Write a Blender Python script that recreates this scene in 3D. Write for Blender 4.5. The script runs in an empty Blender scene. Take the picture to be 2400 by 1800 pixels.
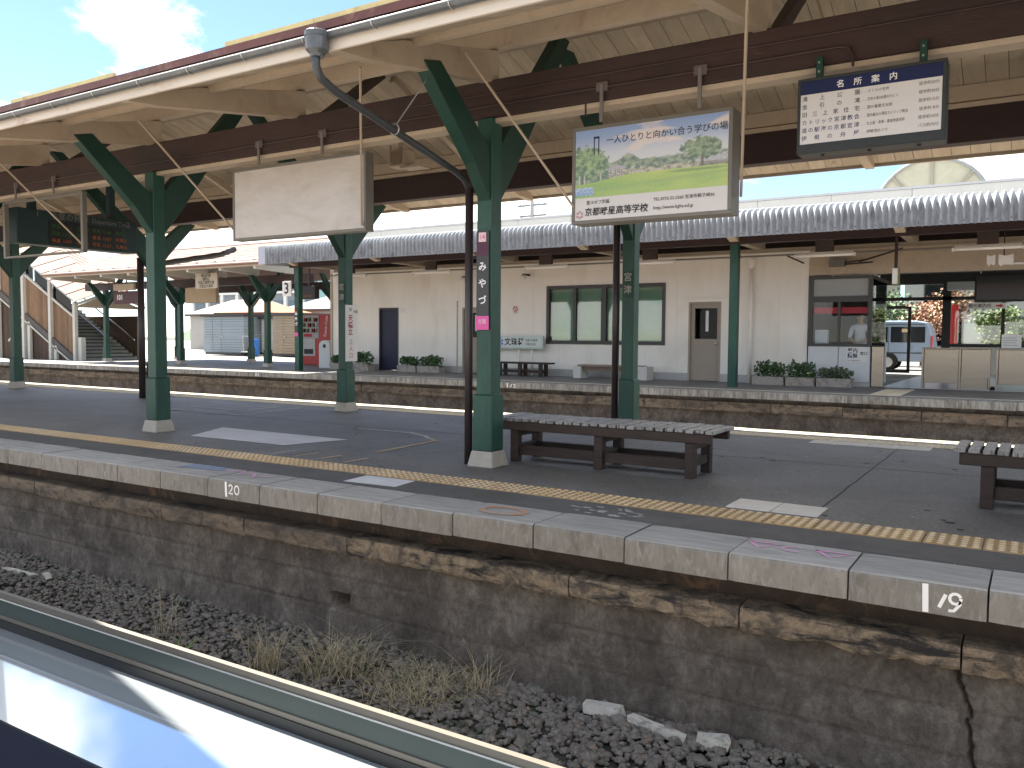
import bpy, math, random
from mathutils import Vector, Matrix, noise
random.seed(11)
scene = bpy.context.scene
col = scene.collection
R = math.radians
PI = math.pi

# ------------------------------------------------------------------ camera
H = 1.13                                    # eye height above the platform
yaw, pitch, roll = R(32.035), R(3.1636), R(0.4145)
f0 = Vector((-math.sin(yaw), math.cos(yaw), 0)); r0 = Vector((math.cos(yaw), math.sin(yaw), 0)); u0 = Vector((0, 0, 1))
fw = math.cos(pitch) * f0 - math.sin(pitch) * u0
up = math.cos(pitch) * u0 + math.sin(pitch) * f0
rt = math.cos(roll) * r0 + math.sin(roll) * up
up = math.cos(roll) * up - math.sin(roll) * r0
cam = bpy.data.cameras.new('camera'); camo = bpy.data.objects.new('camera', cam); col.objects.link(camo)
mw = Matrix((rt, up, -fw)).transposed().to_4x4(); mw.translation = (0, 0, H); camo.matrix_world = mw
cam.sensor_width = 36; cam.lens = 36 * 1968.87 / 2400; cam.clip_start = 0.02; cam.clip_end = 3000
scene.camera = camo

# ------------------------------------------------------------------ sky, sun, exposure
SUN_EL = R(58); SUN_DIR = Vector((-0.97 * math.cos(SUN_EL), 0.24 * math.cos(SUN_EL), math.sin(SUN_EL))).normalized()
world = bpy.data.worlds.new('World'); scene.world = world; world.use_nodes = True
wn = world.node_tree; wn.nodes.clear()
def wnode(t, **k):
    n = wn.nodes.new(t)
    for a, b in k.items(): setattr(n, a, b)
    return n
sky = wnode('ShaderNodeTexSky'); sky.sky_type = 'NISHITA'; sky.sun_disc = False
sky.sun_elevation = SUN_EL; sky.sun_rotation = math.atan2(SUN_DIR.x, SUN_DIR.y); sky.air_density = 0.8; sky.dust_density = 0.0; sky.ozone_density = 2.0
bg1 = wnode('ShaderNodeBackground'); bg1.inputs[1].default_value = 0.05
bg2 = wnode('ShaderNodeBackground'); bg2.inputs[0].default_value = (1, 0.965, 0.91, 1); bg2.inputs[1].default_value = 0.44
tc = wnode('ShaderNodeTexCoord'); sep = wnode('ShaderNodeSeparateXYZ'); wn.links.new(tc.outputs['Generated'], sep.inputs[0])
zz = wnode('ShaderNodeMath', operation='MAXIMUM'); wn.links.new(sep.outputs[2], zz.inputs[0]); zz.inputs[1].default_value = 0.0
za = wnode('ShaderNodeMath', operation='ADD'); wn.links.new(zz.outputs[0], za.inputs[0]); za.inputs[1].default_value = 0.22
dx = wnode('ShaderNodeMath', operation='DIVIDE'); wn.links.new(sep.outputs[0], dx.inputs[0]); wn.links.new(za.outputs[0], dx.inputs[1])
dy = wnode('ShaderNodeMath', operation='DIVIDE'); wn.links.new(sep.outputs[1], dy.inputs[0]); wn.links.new(za.outputs[0], dy.inputs[1])
cmb = wnode('ShaderNodeCombineXYZ'); wn.links.new(dx.outputs[0], cmb.inputs[0]); wn.links.new(dy.outputs[0], cmb.inputs[1]); cmb.inputs[2].default_value = 8.3
ns = wnode('ShaderNodeTexNoise'); ns.inputs['Scale'].default_value = 1.5; ns.inputs['Detail'].default_value = 9; ns.inputs['Roughness'].default_value = 0.62; ns.inputs['Distortion'].default_value = 0.25
wn.links.new(cmb.outputs[0], ns.inputs['Vector'])
cr = wnode('ShaderNodeValToRGB'); cr.color_ramp.elements[0].position = 0.46; cr.color_ramp.elements[1].position = 0.57
wn.links.new(ns.outputs['Fac'], cr.inputs[0])
mx = wnode('ShaderNodeMixShader'); wn.links.new(cr.outputs[0], mx.inputs[0]); wn.links.new(bg1.outputs[0], mx.inputs[1]); wn.links.new(bg2.outputs[0], mx.inputs[2])
wn.links.new(sky.outputs[0], bg1.inputs[0])
wo = wnode('ShaderNodeOutputWorld'); wn.links.new(mx.outputs[0], wo.inputs[0])
sl = bpy.data.lights.new('sun', 'SUN'); sl.energy = 5.0; sl.angle = R(0.53); sl.color = (1, 0.94, 0.84)
so = bpy.data.objects.new('sun', sl); col.objects.link(so); so.rotation_euler = SUN_DIR.to_track_quat('Z', 'Y').to_euler(); so.location = (-20, 6, 40)
scene.view_settings.view_transform = 'Standard'; scene.view_settings.look = 'None'; scene.view_settings.gamma = 1; scene.view_settings.use_curve_mapping = False
scene.view_settings.exposure = 2.5
scene.render.engine = 'CYCLES'
try:
    scene.cycles.use_denoising = True; scene.cycles.denoiser = 'OPENIMAGEDENOISE'
    scene.cycles.max_bounces = 8; scene.cycles.diffuse_bounces = 5; scene.cycles.glossy_bounces = 4; scene.cycles.transparent_max_bounces = 12
    scene.cycles.sample_clamp_indirect = 8
    scene.cycles.caustics_reflective = False; scene.cycles.caustics_refractive = False
except Exception: pass

# ------------------------------------------------------------------ helpers
WL = {}                                     # world location of every object (no object is rotated unless stated)
def link(o, parent=None, world=None):
    col.objects.link(o)
    w = Vector(world if world is not None else (0, 0, 0)); WL[o.name] = w
    if parent is not None:
        o.parent = parent; o.location = w - WL[parent.name]
    else: o.location = w
    return o
def tag(o, label=None, cat=None, group=None, kind=None):
    if label: o['label'] = label
    if cat: o['category'] = cat
    if group: o['group'] = group
    if kind: o['kind'] = kind
    return o
def thing(name, label, cat, loc=(0, 0, 0), group=None):
    o = bpy.data.objects.new(name, None); o.empty_display_size = 0.1
    link(o, None, loc); return tag(o, label, cat, group)
class MB:
    def __init__(s): s.v = []; s.f = []; s.m = []; s.cur = 0
    def add(s, vs, fs):
        n = len(s.v); s.v += [tuple(p) for p in vs]; s.f += [tuple(i + n for i in f) for f in fs]; s.m += [s.cur] * len(fs); return s
    def box(s, x0, x1, y0, y1, z0, z1):
        return s.add([(x0, y0, z0), (x1, y0, z0), (x1, y1, z0), (x0, y1, z0), (x0, y0, z1), (x1, y0, z1), (x1, y1, z1), (x0, y1, z1)],
                     [(0, 3, 2, 1), (4, 5, 6, 7), (0, 1, 5, 4), (1, 2, 6, 5), (2, 3, 7, 6), (3, 0, 4, 7)])
    def frustum(s, cx, cy, w0, d0, w1, d1, z0, z1):
        q = lambda w, d, z: [(cx - w / 2, cy - d / 2, z), (cx + w / 2, cy - d / 2, z), (cx + w / 2, cy + d / 2, z), (cx - w / 2, cy + d / 2, z)]
        return s.add(q(w0, d0, z0) + q(w1, d1, z1), [(0, 3, 2, 1), (4, 5, 6, 7), (0, 1, 5, 4), (1, 2, 6, 5), (2, 3, 7, 6), (3, 0, 4, 7)])
    def bar(s, p0, p1, w, h, side=(1, 0, 0)):
        p0 = Vector(p0); p1 = Vector(p1); d = (p1 - p0).normalized(); a = Vector(side); a = (a - d * a.dot(d)).normalized(); b = d.cross(a)
        vs = []
        for p in (p0, p1):
            for i, j in ((-1, -1), (1, -1), (1, 1), (-1, 1)): vs.append(p + a * (w / 2 * i) + b * (h / 2 * j))
        return s.add(vs, [(0, 3, 2, 1), (4, 5, 6, 7), (0, 1, 5, 4), (1, 2, 6, 5), (2, 3, 7, 6), (3, 0, 4, 7)])
    def tube(s, pts, r, n=8, cap=True):
        pts = [Vector(p) for p in pts]; rings = []; rs = r if isinstance(r, (list, tuple)) else [r] * len(pts)
        t0 = (pts[1] - pts[0]).normalized(); a = t0.orthogonal().normalized()
        for i, p in enumerate(pts):
            t = (pts[min(i + 1, len(pts) - 1)] - pts[max(i - 1, 0)]).normalized()
            a = (a - t * a.dot(t)); a = a.normalized() if a.length > 1e-6 else t.orthogonal().normalized(); b = t.cross(a)
            rings.append([p + (a * math.cos(2 * PI * k / n) + b * math.sin(2 * PI * k / n)) * rs[i] for k in range(n)])
        vs = [q for rg in rings for q in rg]; fs = []
        for i in range(len(pts) - 1):
            for k in range(n): fs.append((i * n + k, i * n + (k + 1) % n, (i + 1) * n + (k + 1) % n, (i + 1) * n + k))
        if cap: fs += [tuple(range(n - 1, -1, -1)), tuple((len(pts) - 1) * n + k for k in range(n))]
        return s.add(vs, fs)
    def prism(s, prof, a0, a1, axis='x'):
        """closed profile extruded; axis x: prof=(y,z); y: prof=(x,z); z: prof=(x,y)"""
        n = len(prof)
        def P(p, a): return {'x': (a, p[0], p[1]), 'y': (p[0], a, p[1]), 'z': (p[0], p[1], a)}[axis]
        vs = [P(p, a0) for p in prof] + [P(p, a1) for p in prof]
        fs = [(i, (i + 1) % n, n + (i + 1) % n, n + i) for i in range(n)] + [tuple(range(n - 1, -1, -1)), tuple(range(n, 2 * n))]
        return s.add(vs, fs)
    def lathe(s, prof, cx, cy, n=16):
        vs = []; fs = []
        for r, z in prof:
            for k in range(n): vs.append((cx + r * math.cos(2 * PI * k / n), cy + r * math.sin(2 * PI * k / n), z))
        for i in range(len(prof) - 1):
            for k in range(n): fs.append((i * n + k, i * n + (k + 1) % n, (i + 1) * n + (k + 1) % n, (i + 1) * n + k))
        fs += [tuple(range(n - 1, -1, -1)), tuple((len(prof) - 1) * n + k for k in range(n))]
        return s.add(vs, fs)
    def quad(s, a, b, c, d): return s.add([a, b, c, d], [(0, 1, 2, 3)])
    def mesh(s, name, mats, smooth=False, center=True):
        c = Vector((0, 0, 0))
        if center and s.v:
            lo = [min(p[i] for p in s.v) for i in range(3)]; hi = [max(p[i] for p in s.v) for i in range(3)]
            c = Vector([(lo[i] + hi[i]) / 2 for i in range(3)])
        me = bpy.data.meshes.new(name); me.from_pydata([tuple(Vector(p) - c) for p in s.v], [], s.f)
        for m in (mats if isinstance(mats, (list, tuple)) else [mats]): me.materials.append(m)
        if isinstance(mats, (list, tuple)): me.polygons.foreach_set('material_index', s.m)
        if smooth: me.polygons.foreach_set('use_smooth', [True] * len(me.polygons))
        me.update(); return me, c
    def build(s, name, mats, parent=None, bevel=0, smooth=False, label=None, segs=1):
        me, c = s.mesh(name, mats, smooth)
        o = bpy.data.objects.new(name, me); link(o, parent, c)
        if bevel:
            b = o.modifiers.new('bevel', 'BEVEL'); b.width = bevel; b.segments = segs; b.limit_method = 'ANGLE'; b.angle_limit = R(40)
        if label: o['label'] = label
        return o
def B(name, mat, parent, x0, x1, y0, y1, z0, z1, bevel=0, label=None):
    return MB().box(x0, x1, y0, y1, z0, z1).build(name, mat, parent, bevel, label=label)
def inst(src, parent, world):
    o = src.copy(); link(o, parent, world); return o
def copy_tree(root, loc, label=None, group=None):
    r = root.copy(); link(r, None, loc); dv = Vector(loc) - WL[root.name]
    if label: r['label'] = label
    if group: r['group'] = group
    def rec(a, b):
        for ch in list(KIDS.get(a.name, [])):
            c = ch.copy(); col.objects.link(c); c.parent = b; WL[c.name] = WL[ch.name] + dv; rec(ch, c)
    KIDS = {}
    for o in col.objects:
        if o.parent: KIDS.setdefault(o.parent.name, []).append(o)
    rec(root, r); return r
TEXTS = []
def text(s, parent, mat, org, size, xa=(1, 0, 0), ya=(0, 0, 1), align='LEFT', bold=0.0, name='lettering', sx=1.0):
    cu = bpy.data.curves.new('t', 'FONT'); cu.body = s; cu.size = size; cu.align_x = align; cu.align_y = 'CENTER'; cu.resolution_u = 2; cu.offset = bold * size
    o = bpy.data.objects.new('t', cu); col.objects.link(o)
    TEXTS.append((o, parent, mat, Vector(org), Vector(xa) * sx, Vector(ya), name))
def finish_texts():
    bpy.context.view_layer.update(); dg = bpy.context.evaluated_depsgraph_get(); out = []
    for o, parent, mat, org, xa, ya, name in TEXTS:
        me = bpy.data.meshes.new_from_object(o.evaluated_get(dg)); out.append(me)
    for (o, parent, mat, org, xa, ya, name), me in zip(TEXTS, out):
        bpy.data.objects.remove(o)
        if not len(me.vertices): continue
        P = [org + xa * v.co.x + ya * v.co.y for v in me.vertices]
        c = sum(P, Vector()) / len(P)
        for v, p in zip(me.vertices, P): v.co = p - c
        me.materials.clear(); me.materials.append(mat); me.name = name; me.update()
        ob = bpy.data.objects.new(name, me); link(ob, parent, c)

# ------------------------------------------------------------------ materials
def M(name, c, rough=0.75, var=0.12, scale=3.0, bump=0.0, bscale=40.0, metal=0.0, c2=None, lo=0.45, hi=0.6, s2=6.0, stretch=(1, 1, 1), objvar=0.0, spec=0.3, detail=5.0,
      c3=None, lo3=0.58, hi3=0.62, s3=30.0, st3=(1, 1, 1), coat=0.0, emit=None, estr=0.0):
    m = bpy.data.materials.new(name); m.use_nodes = True; nt = m.node_tree; N = nt.nodes; L = nt.links
    b = N['Principled BSDF']; b.inputs['Roughness'].default_value = rough; b.inputs['Metallic'].default_value = metal; b.inputs['Specular IOR Level'].default_value = spec
    if coat: b.inputs['Coat Weight'].default_value = coat; b.inputs['Coat Roughness'].default_value = 0.1
    geo = N.new('ShaderNodeNewGeometry'); mp = N.new('ShaderNodeMapping'); L.new(geo.outputs['Position'], mp.inputs[0]); mp.inputs['Scale'].default_value = stretch
    def nz(sc, vec, det=detail):
        n = N.new('ShaderNodeTexNoise'); n.inputs['Scale'].default_value = sc; n.inputs['Detail'].default_value = det; n.inputs['Roughness'].default_value = 0.66; n.inputs['Distortion'].default_value = 0.7; L.new(vec, n.inputs['Vector']); return n.outputs['Fac']
    def rng(fac, a, bb, t0=0.0, t1=1.0):
        r = N.new('ShaderNodeMapRange'); r.inputs['From Min'].default_value = a; r.inputs['From Max'].default_value = bb; r.inputs['To Min'].default_value = t0; r.inputs['To Max'].default_value = t1; L.new(fac, r.inputs['Value']); return r.outputs[0]
    def mixc(fac, a, bcol):
        x = N.new('ShaderNodeMix'); x.data_type = 'RGBA'; L.new(fac, x.inputs['Factor'])
        for sock, v in ((x.inputs[6], a), (x.inputs[7], bcol)):
            if isinstance(v, tuple): sock.default_value = (*v, 1)
            else: L.new(v, sock)
        return x.outputs[2]
    cur = tuple(c)
    if c2: cur = mixc(rng(nz(s2, mp.outputs[0]), lo, hi), cur, tuple(c2))
    if c3:
        mp3 = N.new('ShaderNodeMapping'); L.new(geo.outputs['Position'], mp3.inputs[0]); mp3.inputs['Scale'].default_value = st3; mp3.inputs['Location'].default_value = (3.1, 7.7, 1.3)
        cur = mixc(rng(nz(s3, mp3.outputs[0]), lo3, hi3), cur, tuple(c3))
    hs = N.new('ShaderNodeHueSaturation')
    if isinstance(cur, tuple): hs.inputs['Color'].default_value = (*cur, 1)
    else: L.new(cur, hs.inputs['Color'])
    val = rng(nz(scale, mp.outputs[0]), 0.25, 0.75, 1 - var, 1 + var)
    if objvar:
        oi = N.new('ShaderNodeObjectInfo'); ov = rng(oi.outputs['Random'], 0, 1, 1 - objvar, 1 + objvar)
        mu = N.new('ShaderNodeMath'); mu.operation = 'MULTIPLY'; L.new(val, mu.inputs[0]); L.new(ov, mu.inputs[1]); val = mu.outputs[0]
    L.new(val, hs.inputs['Value']); L.new(hs.outputs[0], b.inputs['Base Color'])
    if bump:
        bn = N.new('ShaderNodeBump'); bn.inputs['Strength'].default_value = bump; bn.inputs['Distance'].default_value = 0.02; L.new(nz(bscale, mp.outputs[0], 4), bn.inputs['Height']); L.new(bn.outputs[0], b.inputs['Normal'])
    if emit: b.inputs['Emission Color'].default_value = (*emit, 1); b.inputs['Emission Strength'].default_value = estr
    return m
def GLASS(name, tint=(0.9, 0.95, 0.93), refl=0.12):
    m = bpy.data.materials.new(name); m.use_nodes = True; nt = m.node_tree; N = nt.nodes; L = nt.links; N.remove(N['Principled BSDF'])
    t = N.new('ShaderNodeBsdfTransparent'); t.inputs[0].default_value = (*tint, 1); g = N.new('ShaderNodeBsdfGlossy'); g.inputs['Roughness'].default_value = 0.02
    lw = N.new('ShaderNodeLayerWeight'); lw.inputs[0].default_value = 0.2; ad = N.new('ShaderNodeMath'); ad.operation = 'ADD'; ad.use_clamp = True; L.new(lw.outputs['Fresnel'], ad.inputs[0]); ad.inputs[1].default_value = refl - 0.05
    x = N.new('ShaderNodeMixShader'); L.new(ad.outputs[0], x.inputs[0]); L.new(t.outputs[0], x.inputs[1]); L.new(g.outputs[0], x.inputs[2]); L.new(x.outputs[0], N['Material Output'].inputs[0]); return m
def VCOL(name, rough=0.35):
    m = bpy.data.materials.new(name); m.use_nodes = True; nt = m.node_tree; b = nt.nodes['Principled BSDF']; b.inputs['Roughness'].default_value = rough; b.inputs['Specular IOR Level'].default_value = 0.4
    a = nt.nodes.new('ShaderNodeVertexColor'); a.layer_name = 'print'; nt.links.new(a.outputs[0], b.inputs['Base Color']); return m
asphalt = M('asphalt', (0.135, 0.13, 0.122), 0.55, 0.45, 38, 0.6, 110, c2=(0.195, 0.19, 0.18), lo=0.38, hi=0.62, s2=0.55, c3=(0.40, 0.385, 0.36), lo3=0.60, hi3=0.70, s3=42, spec=0.4, detail=9)
asphalt_edge = M('asphalt_dark', (0.098, 0.095, 0.09), 0.65, 0.3, 3, 0.4, 130, c3=(0.22, 0.22, 0.22), lo3=0.62, hi3=0.72, s3=75, spec=0.35, detail=9)
coping_m = M('coping_concrete', (0.27, 0.27, 0.255), 0.85, 0.2, 5, 0.35, 70, c2=(0.14, 0.13, 0.11), lo=0.44, hi=0.64, s2=6, stretch=(1.6, .5, .35), objvar=0.12, c3=(0.07, 0.064, 0.055), lo3=0.52, hi3=0.72, s3=14, st3=(2.2, .4, .22))
copf_m = M('coping_front_streaked', (0.235, 0.22, 0.195), 0.88, 0.25, 9, 0.4, 80, c2=(0.105, 0.095, 0.08), lo=0.40, hi=0.72, s2=9, stretch=(1.6, 1, .55), objvar=0.10, c3=(0.31, 0.295, 0.268), lo3=0.50, hi3=0.80, s3=20, st3=(1.5, 1, .45), detail=10)  # front faces: darker brown-grey with upright streaks
copt_m = M('coping_top_pale', (0.38, 0.375, 0.35), 0.8, 0.16, 8, 0.3, 70, c2=(0.28, 0.276, 0.258), lo=0.42, hi=0.68, s2=6, stretch=(.35, 2.2, 1), objvar=0.10, c3=(0.34, 0.34, 0.325), lo3=0.55, hi3=0.75, s3=14, st3=(.25, 2.2, 1), detail=7)  # top faces: paler grey, streaked along the platform
coping_lit = M('edge_concrete', (0.30, 0.275, 0.21), 0.85, 0.12, 5, 0.2, 60, objvar=0.06)
wall_m = M('platform_wall_concrete', (0.122, 0.103, 0.086), 0.92, 0.45, 24, 0.8, 95, c2=(0.20, 0.175, 0.150), lo=0.46, hi=0.70, s2=8, stretch=(1, 1, .75), c3=(0.050, 0.041, 0.036), lo3=0.44, hi3=0.70, s3=1.5, st3=(1.2, 1, 1.1), detail=12)
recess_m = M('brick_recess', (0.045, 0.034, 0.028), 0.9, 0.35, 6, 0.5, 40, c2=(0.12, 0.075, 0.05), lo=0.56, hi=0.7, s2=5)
ledge_m = M('ledge_stone', (0.19, 0.15, 0.11), 0.9, 0.3, 12, 0.7, 70, c2=(0.075, 0.065, 0.056), lo=0.42, hi=0.62, s2=3.5, stretch=(.6, 1, 2), objvar=0.12, c3=(0.05, 0.045, 0.04), lo3=0.52, hi3=0.66, s3=9, detail=8)
ledget_m = M('ledge_stone_spalled', (0.275, 0.215, 0.15), 0.95, 0.35, 25, 1.0, 60, c2=(0.10, 0.085, 0.07), lo=0.44, hi=0.60, s2=9, objvar=0.1, c3=(0.035, 0.033, 0.032), lo3=0.50, hi3=0.60, s3=3.2, st3=(.7, 1, 3), detail=9)
soil_m = M('track_bed_soil', (0.055, 0.052, 0.046), 0.95, 0.3, 6, 0.6, 60, c2=(0.04, 0.055, 0.035), lo=0.52, hi=0.66, s2=2)
stone_m = M('ballast_stone', (0.145, 0.134, 0.12), 0.85, 0.55, 22, 0.3, 60, c2=(0.19, 0.145, 0.11), lo=0.56, hi=0.63, s2=16, c3=(0.05, 0.06, 0.045), lo3=.55, hi3=.65, s3=3)
green_m = M('green_paint', (0.014, 0.066, 0.047), 0.45, 0.22, 5, 0.12, 30, c2=(0.010, 0.046, 0.036), lo=0.46, hi=0.7, s2=9, stretch=(1, 1, .3), spec=0.4, c3=(0.06, 0.11, 0.09), lo3=.66, hi3=.74, s3=22)
greend_m = M('dark_green_paint', (0.010, 0.046, 0.034), 0.5, 0.15, 4, 0.1, 30, spec=0.4)
maroon_m = M('maroon_paint', (0.045, 0.025, 0.024), 0.5, 0.2, 3, 0.12, 40, stretch=(.3, 1, 1), c2=(0.030, 0.021, 0.021), lo=.45, hi=.65, s2=4, spec=0.4, c3=(.10, .075, .07), lo3=.66, hi3=.74, s3=14, st3=(.6, 1, 1))
maroond_m = M('dark_maroon_paint', (0.035, 0.02, 0.021), 0.55, 0.2, 3, 0.1, 40, stretch=(.3, 1, 1))
cream_m = M('cream_paint', (0.46, 0.385, 0.30), 0.6, 0.14, 3, 0.08, 40, objvar=0.07, c2=(0.33, 0.25, 0.185), lo=0.52, hi=0.75, s2=3, c3=(.22, .18, .145), lo3=.62, hi3=.78, s3=5, detail=8)
board_m = M('ceiling_board_paint', (0.50, 0.425, 0.33), 0.6, 0.14, 2.5, 0.1, 30, stretch=(4, 1, 1), objvar=0.12, c2=(0.40, 0.32, 0.235), lo=.5, hi=.75, s2=2, c3=(.24, .19, .145), lo3=.62, hi3=.78, s3=2.6, st3=(2.5, 1, 1), detail=8)
fascia_m = M('fascia_paint', (0.62, 0.57, 0.51), 0.6, 0.12, 3, 0.05, 30, stretch=(.3, 1, 1), c2=(0.36, 0.2, 0.16), lo=.54, hi=.75, s2=6)
gutter_m = M('gutter_plastic', (0.075, 0.085, 0.095), 0.3, 0.3, 5, 0.05, 30, stretch=(.5, 1, 1), c2=(0.13, 0.14, 0.15), lo=.5, hi=.7, s2=7, spec=.6)
pipe_m = M('downpipe_grey', (0.05, 0.055, 0.062), 0.4, 0.15, 4, spec=.5)
pipeb_m = M('downpipe_brown', (0.04, 0.03, 0.032), 0.4, 0.15, 4, spec=.5)
steel_m = M('galvanised', (0.5, 0.5, 0.5), 0.35, 0.1, 10, metal=0.8)
rod_m = M('rod_paint', (0.40, 0.33, 0.25), 0.5, 0.1, 10)
roofred_m = M('roof_metal_maroon', (0.12, 0.05, 0.045), 0.5, 0.2, 4, c2=(.2, .12, .09), lo=.5, hi=.7, s2=5)
yel_m = M('yellowed_metal', (0.55, 0.47, 0.24), 0.6, 0.15, 6, c2=(.35, .25, .15), lo=.55, hi=.7, s2=5)
tact_m = M('tactile_yellow', (0.64, 0.47, 0.25), 0.6, 0.15, 10, 0.1, 90, objvar=0.10, c2=(0.66, 0.53, 0.36), lo=0.40, hi=0.6, s2=0.9)
tactd_m = M('tactile_base', (0.43, 0.285, 0.13), 0.7, 0.25, 14, 0.1, 90, objvar=0.12, c2=(0.40, 0.28, 0.15), lo=0.40, hi=0.6, s2=0.9)  # tile base, darker than the bumps so they stand out
tactw_m = M('tactile_pale', (0.60, 0.52, 0.38), 0.65, 0.12, 10, objvar=0.08)
white_m = M('white_paint', (0.72, 0.72, 0.70), 0.6, 0.08, 6)
worn_white = M('worn_white_paint', (0.55, 0.55, 0.53), 0.7, 0.15, 20, c2=(0.2, 0.2, 0.2), lo=0.5, hi=0.62, s2=22)
patch_m = M('pale_patch_paint', (0.66, 0.66, 0.66), 0.6, 0.1, 6, c2=(0.56, 0.56, 0.57), lo=.45, hi=.7, s2=4, stretch=(.5, 2, 1))
orange_line = M('orange_line_paint', (0.55, 0.40, 0.24), 0.65, 0.15, 12, c2=(0.3, 0.25, .2), lo=.55, hi=.65, s2=25)
pink_chalk = M('pink_chalk', (0.72, 0.38, 0.60), 0.8, 0.15, 20, c2=(0.55, 0.36, 0.46), lo=.45, hi=.6, s2=30)
orange_chalk = M('orange_chalk', (0.55, 0.27, 0.14), 0.8, 0.2, 20, c2=(0.3, 0.29, 0.27), lo=.42, hi=.6, s2=20)
blue_chalk = M('blue_paint_worn', (0.20, 0.27, 0.40), 0.8, 0.2, 20, c2=(0.26, 0.28, 0.3), lo=.45, hi=.6, s2=18)
bench_m = M('bench_dark_wood', (0.040, 0.027, 0.022), 0.6, 0.3, 8, 0.2, 30, stretch=(.5, 3, 3), objvar=.2)
slat_m = M('bench_slat_sheen', (0.30, 0.29, 0.275), 0.42, 0.25, 10, 0.2, 40, stretch=(5, .6, 1), objvar=0.22, c2=(.08, .07, .065), lo=.5, hi=.65, s2=12)  # slats coloured pale to imitate sky sheen on the dark wood
grass_dry = M('dry_grass', (0.36, 0.30, 0.19), 0.8, 0.35, 14, c2=(0.20, 0.20, 0.11), lo=.5, hi=.6, s2=9)
grass_grn = M('green_weed', (0.14, 0.2, 0.06), 0.7, 0.3, 14)
slab_m = M('broken_concrete', (0.50, 0.48, 0.43), 0.9, 0.2, 15, 0.4, 50, c2=(.3, .28, .25), lo=.5, hi=.62, s2=14)
swall_m = M('station_wall_paint', (0.80, 0.775, 0.72), 0.7, 0.05, 1.2, 0.04, 60, objvar=0.02, c2=(0.70, 0.66, 0.585), lo=.5, hi=.75, s2=0.8, stretch=(1, 1, .4))
plinth_m = M('plinth_grey', (0.42, 0.42, 0.41), 0.85, 0.1, 4, .1)
corr_m = M('corrugated_slate', (0.25, 0.27, 0.295), 0.8, 0.2, 6, 0.15, 50, stretch=(1, 1, .45), c2=(0.15, 0.16, 0.175), lo=.5, hi=.68, s2=7)
parapet_m = M('parapet_panel', (0.60, 0.58, 0.52), 0.7, 0.06, 2, objvar=.03)
soffit_m = M('soffit_dark', (0.05, 0.035, 0.032), 0.7, 0.2, 2)
frame_m = M('dark_bronze_frame', (0.035, 0.036, 0.036), 0.4, 0.1, 4, spec=.5)
navy_door = M('navy_door', (0.022, 0.026, 0.055), 0.5, 0.2, 2)
door_m = M('door_beige', (0.33, 0.29, 0.24), 0.5, 0.08, 2, c2=(.27, .22, .17), lo=.5, hi=.8, s2=2)
blind_m = M('blind_green', (0.46, 0.64, 0.53), 0.6, 0.06, 3)
pane_m = GLASS('window_glass'); boothglass = GLASS('booth_glass', (0.92, 0.95, 0.96), 0.06); darkglass = GLASS('dark_glass', (0.25, 0.3, 0.32), 0.05)
lightpanel = M('grey_panel', (0.33, 0.35, 0.35), 0.5, 0.04, 2)
whitepanel = M('white_panel', (0.62, 0.64, 0.66), 0.5, 0.04, 2)
tube_m = M('fluorescent_tube', (0.82, 0.82, 0.8), 0.4, 0.02, 2)
stainless = M('stainless', (0.36, 0.305, 0.255), 0.25, 0.1, 3, 0.04, 3, metal=1.0, stretch=(.5, 1, 3))
floor_m = M('concourse_floor', (0.55, 0.57, 0.56), 0.25, 0.08, 3, spec=.5)
tan_m = M('tan_board', (0.36, 0.28, 0.18), 0.7, 0.1, 4)
black_m = M('black_panel', (0.015, 0.016, 0.018), 0.4, 0.1, 3)
ink = M('black_ink', (0.02, 0.02, 0.025), 0.6, 0.02, 2); navyink = M('navy_ink', (0.02, 0.025, 0.09), 0.5, 0.02, 2); white_ink = M('white_ink', (0.8, 0.8, 0.8), 0.5, 0.02, 2); red_ink = M('red_ink', (0.5, 0.03, 0.04), 0.5, .02, 2); purple_ink = M('crimson_ink', (0.28, 0.02, 0.08), 0.5, .02, 2)
dim_ink = M('dim_ink', (.16, .16, .16), .6, .1, 4)
navy_m = M('navy_panel', (0.012, 0.018, 0.075), 0.4, 0.05, 2)
signw_m = M('sign_white_acrylic', (0.60, 0.585, 0.59), 0.3, 0.03, 1, spec=.5)
blank_m = M('yellowed_blank_acrylic', (0.52, 0.485, 0.465), 0.25, 0.07, 1.2, c2=(.44, .40, .365), lo=.4, hi=.7, s2=1.6, stretch=(1.2, 1, 3), spec=.5)
alu_m = M('sign_aluminium', (0.17, 0.158, 0.14), 0.45, 0.08, 4, metal=.3)
signdark = M('sign_dark_casing', (0.03, 0.036, 0.038), 0.45, 0.1, 4)
teal_m = M('teal_casing', (0.018, 0.04, 0.045), 0.5, .05, 2)
led_r = M('led_orange', (0.12, 0.04, 0.02), .5, .02, 2, emit=(1, .25, .05), estr=.02); led_g = M('led_green', (0.03, .07, .025), .5, .02, 2, emit=(.25, .9, .2), estr=.005)
plate_m = M('name_plate_black', (0.022, 0.022, 0.025), 0.35, 0.05, 2, spec=.5); pink_m = M('pink_plate', (0.62, 0.10, 0.32), .4, .03, 2); ppink_m = M('pale_pink_plate', (0.72, 0.5, 0.58), .4, .03, 2); plum_m = M('plum_plate', (0.07, 0.02, 0.045), .4, .03, 2)
wood_m = M('weathered_boards', (0.20, 0.125, 0.075), 0.8, 0.3, 5, 0.2, 30, stretch=(3, 1, .4), objvar=.25)
woodd_m = M('dark_boards', (0.09, 0.06, 0.045), 0.85, 0.25, 5, stretch=(3, 1, .4), objvar=.2)
post_m = M('pale_post_paint', (0.55, 0.54, 0.49), .6, .06, 3)
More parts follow.
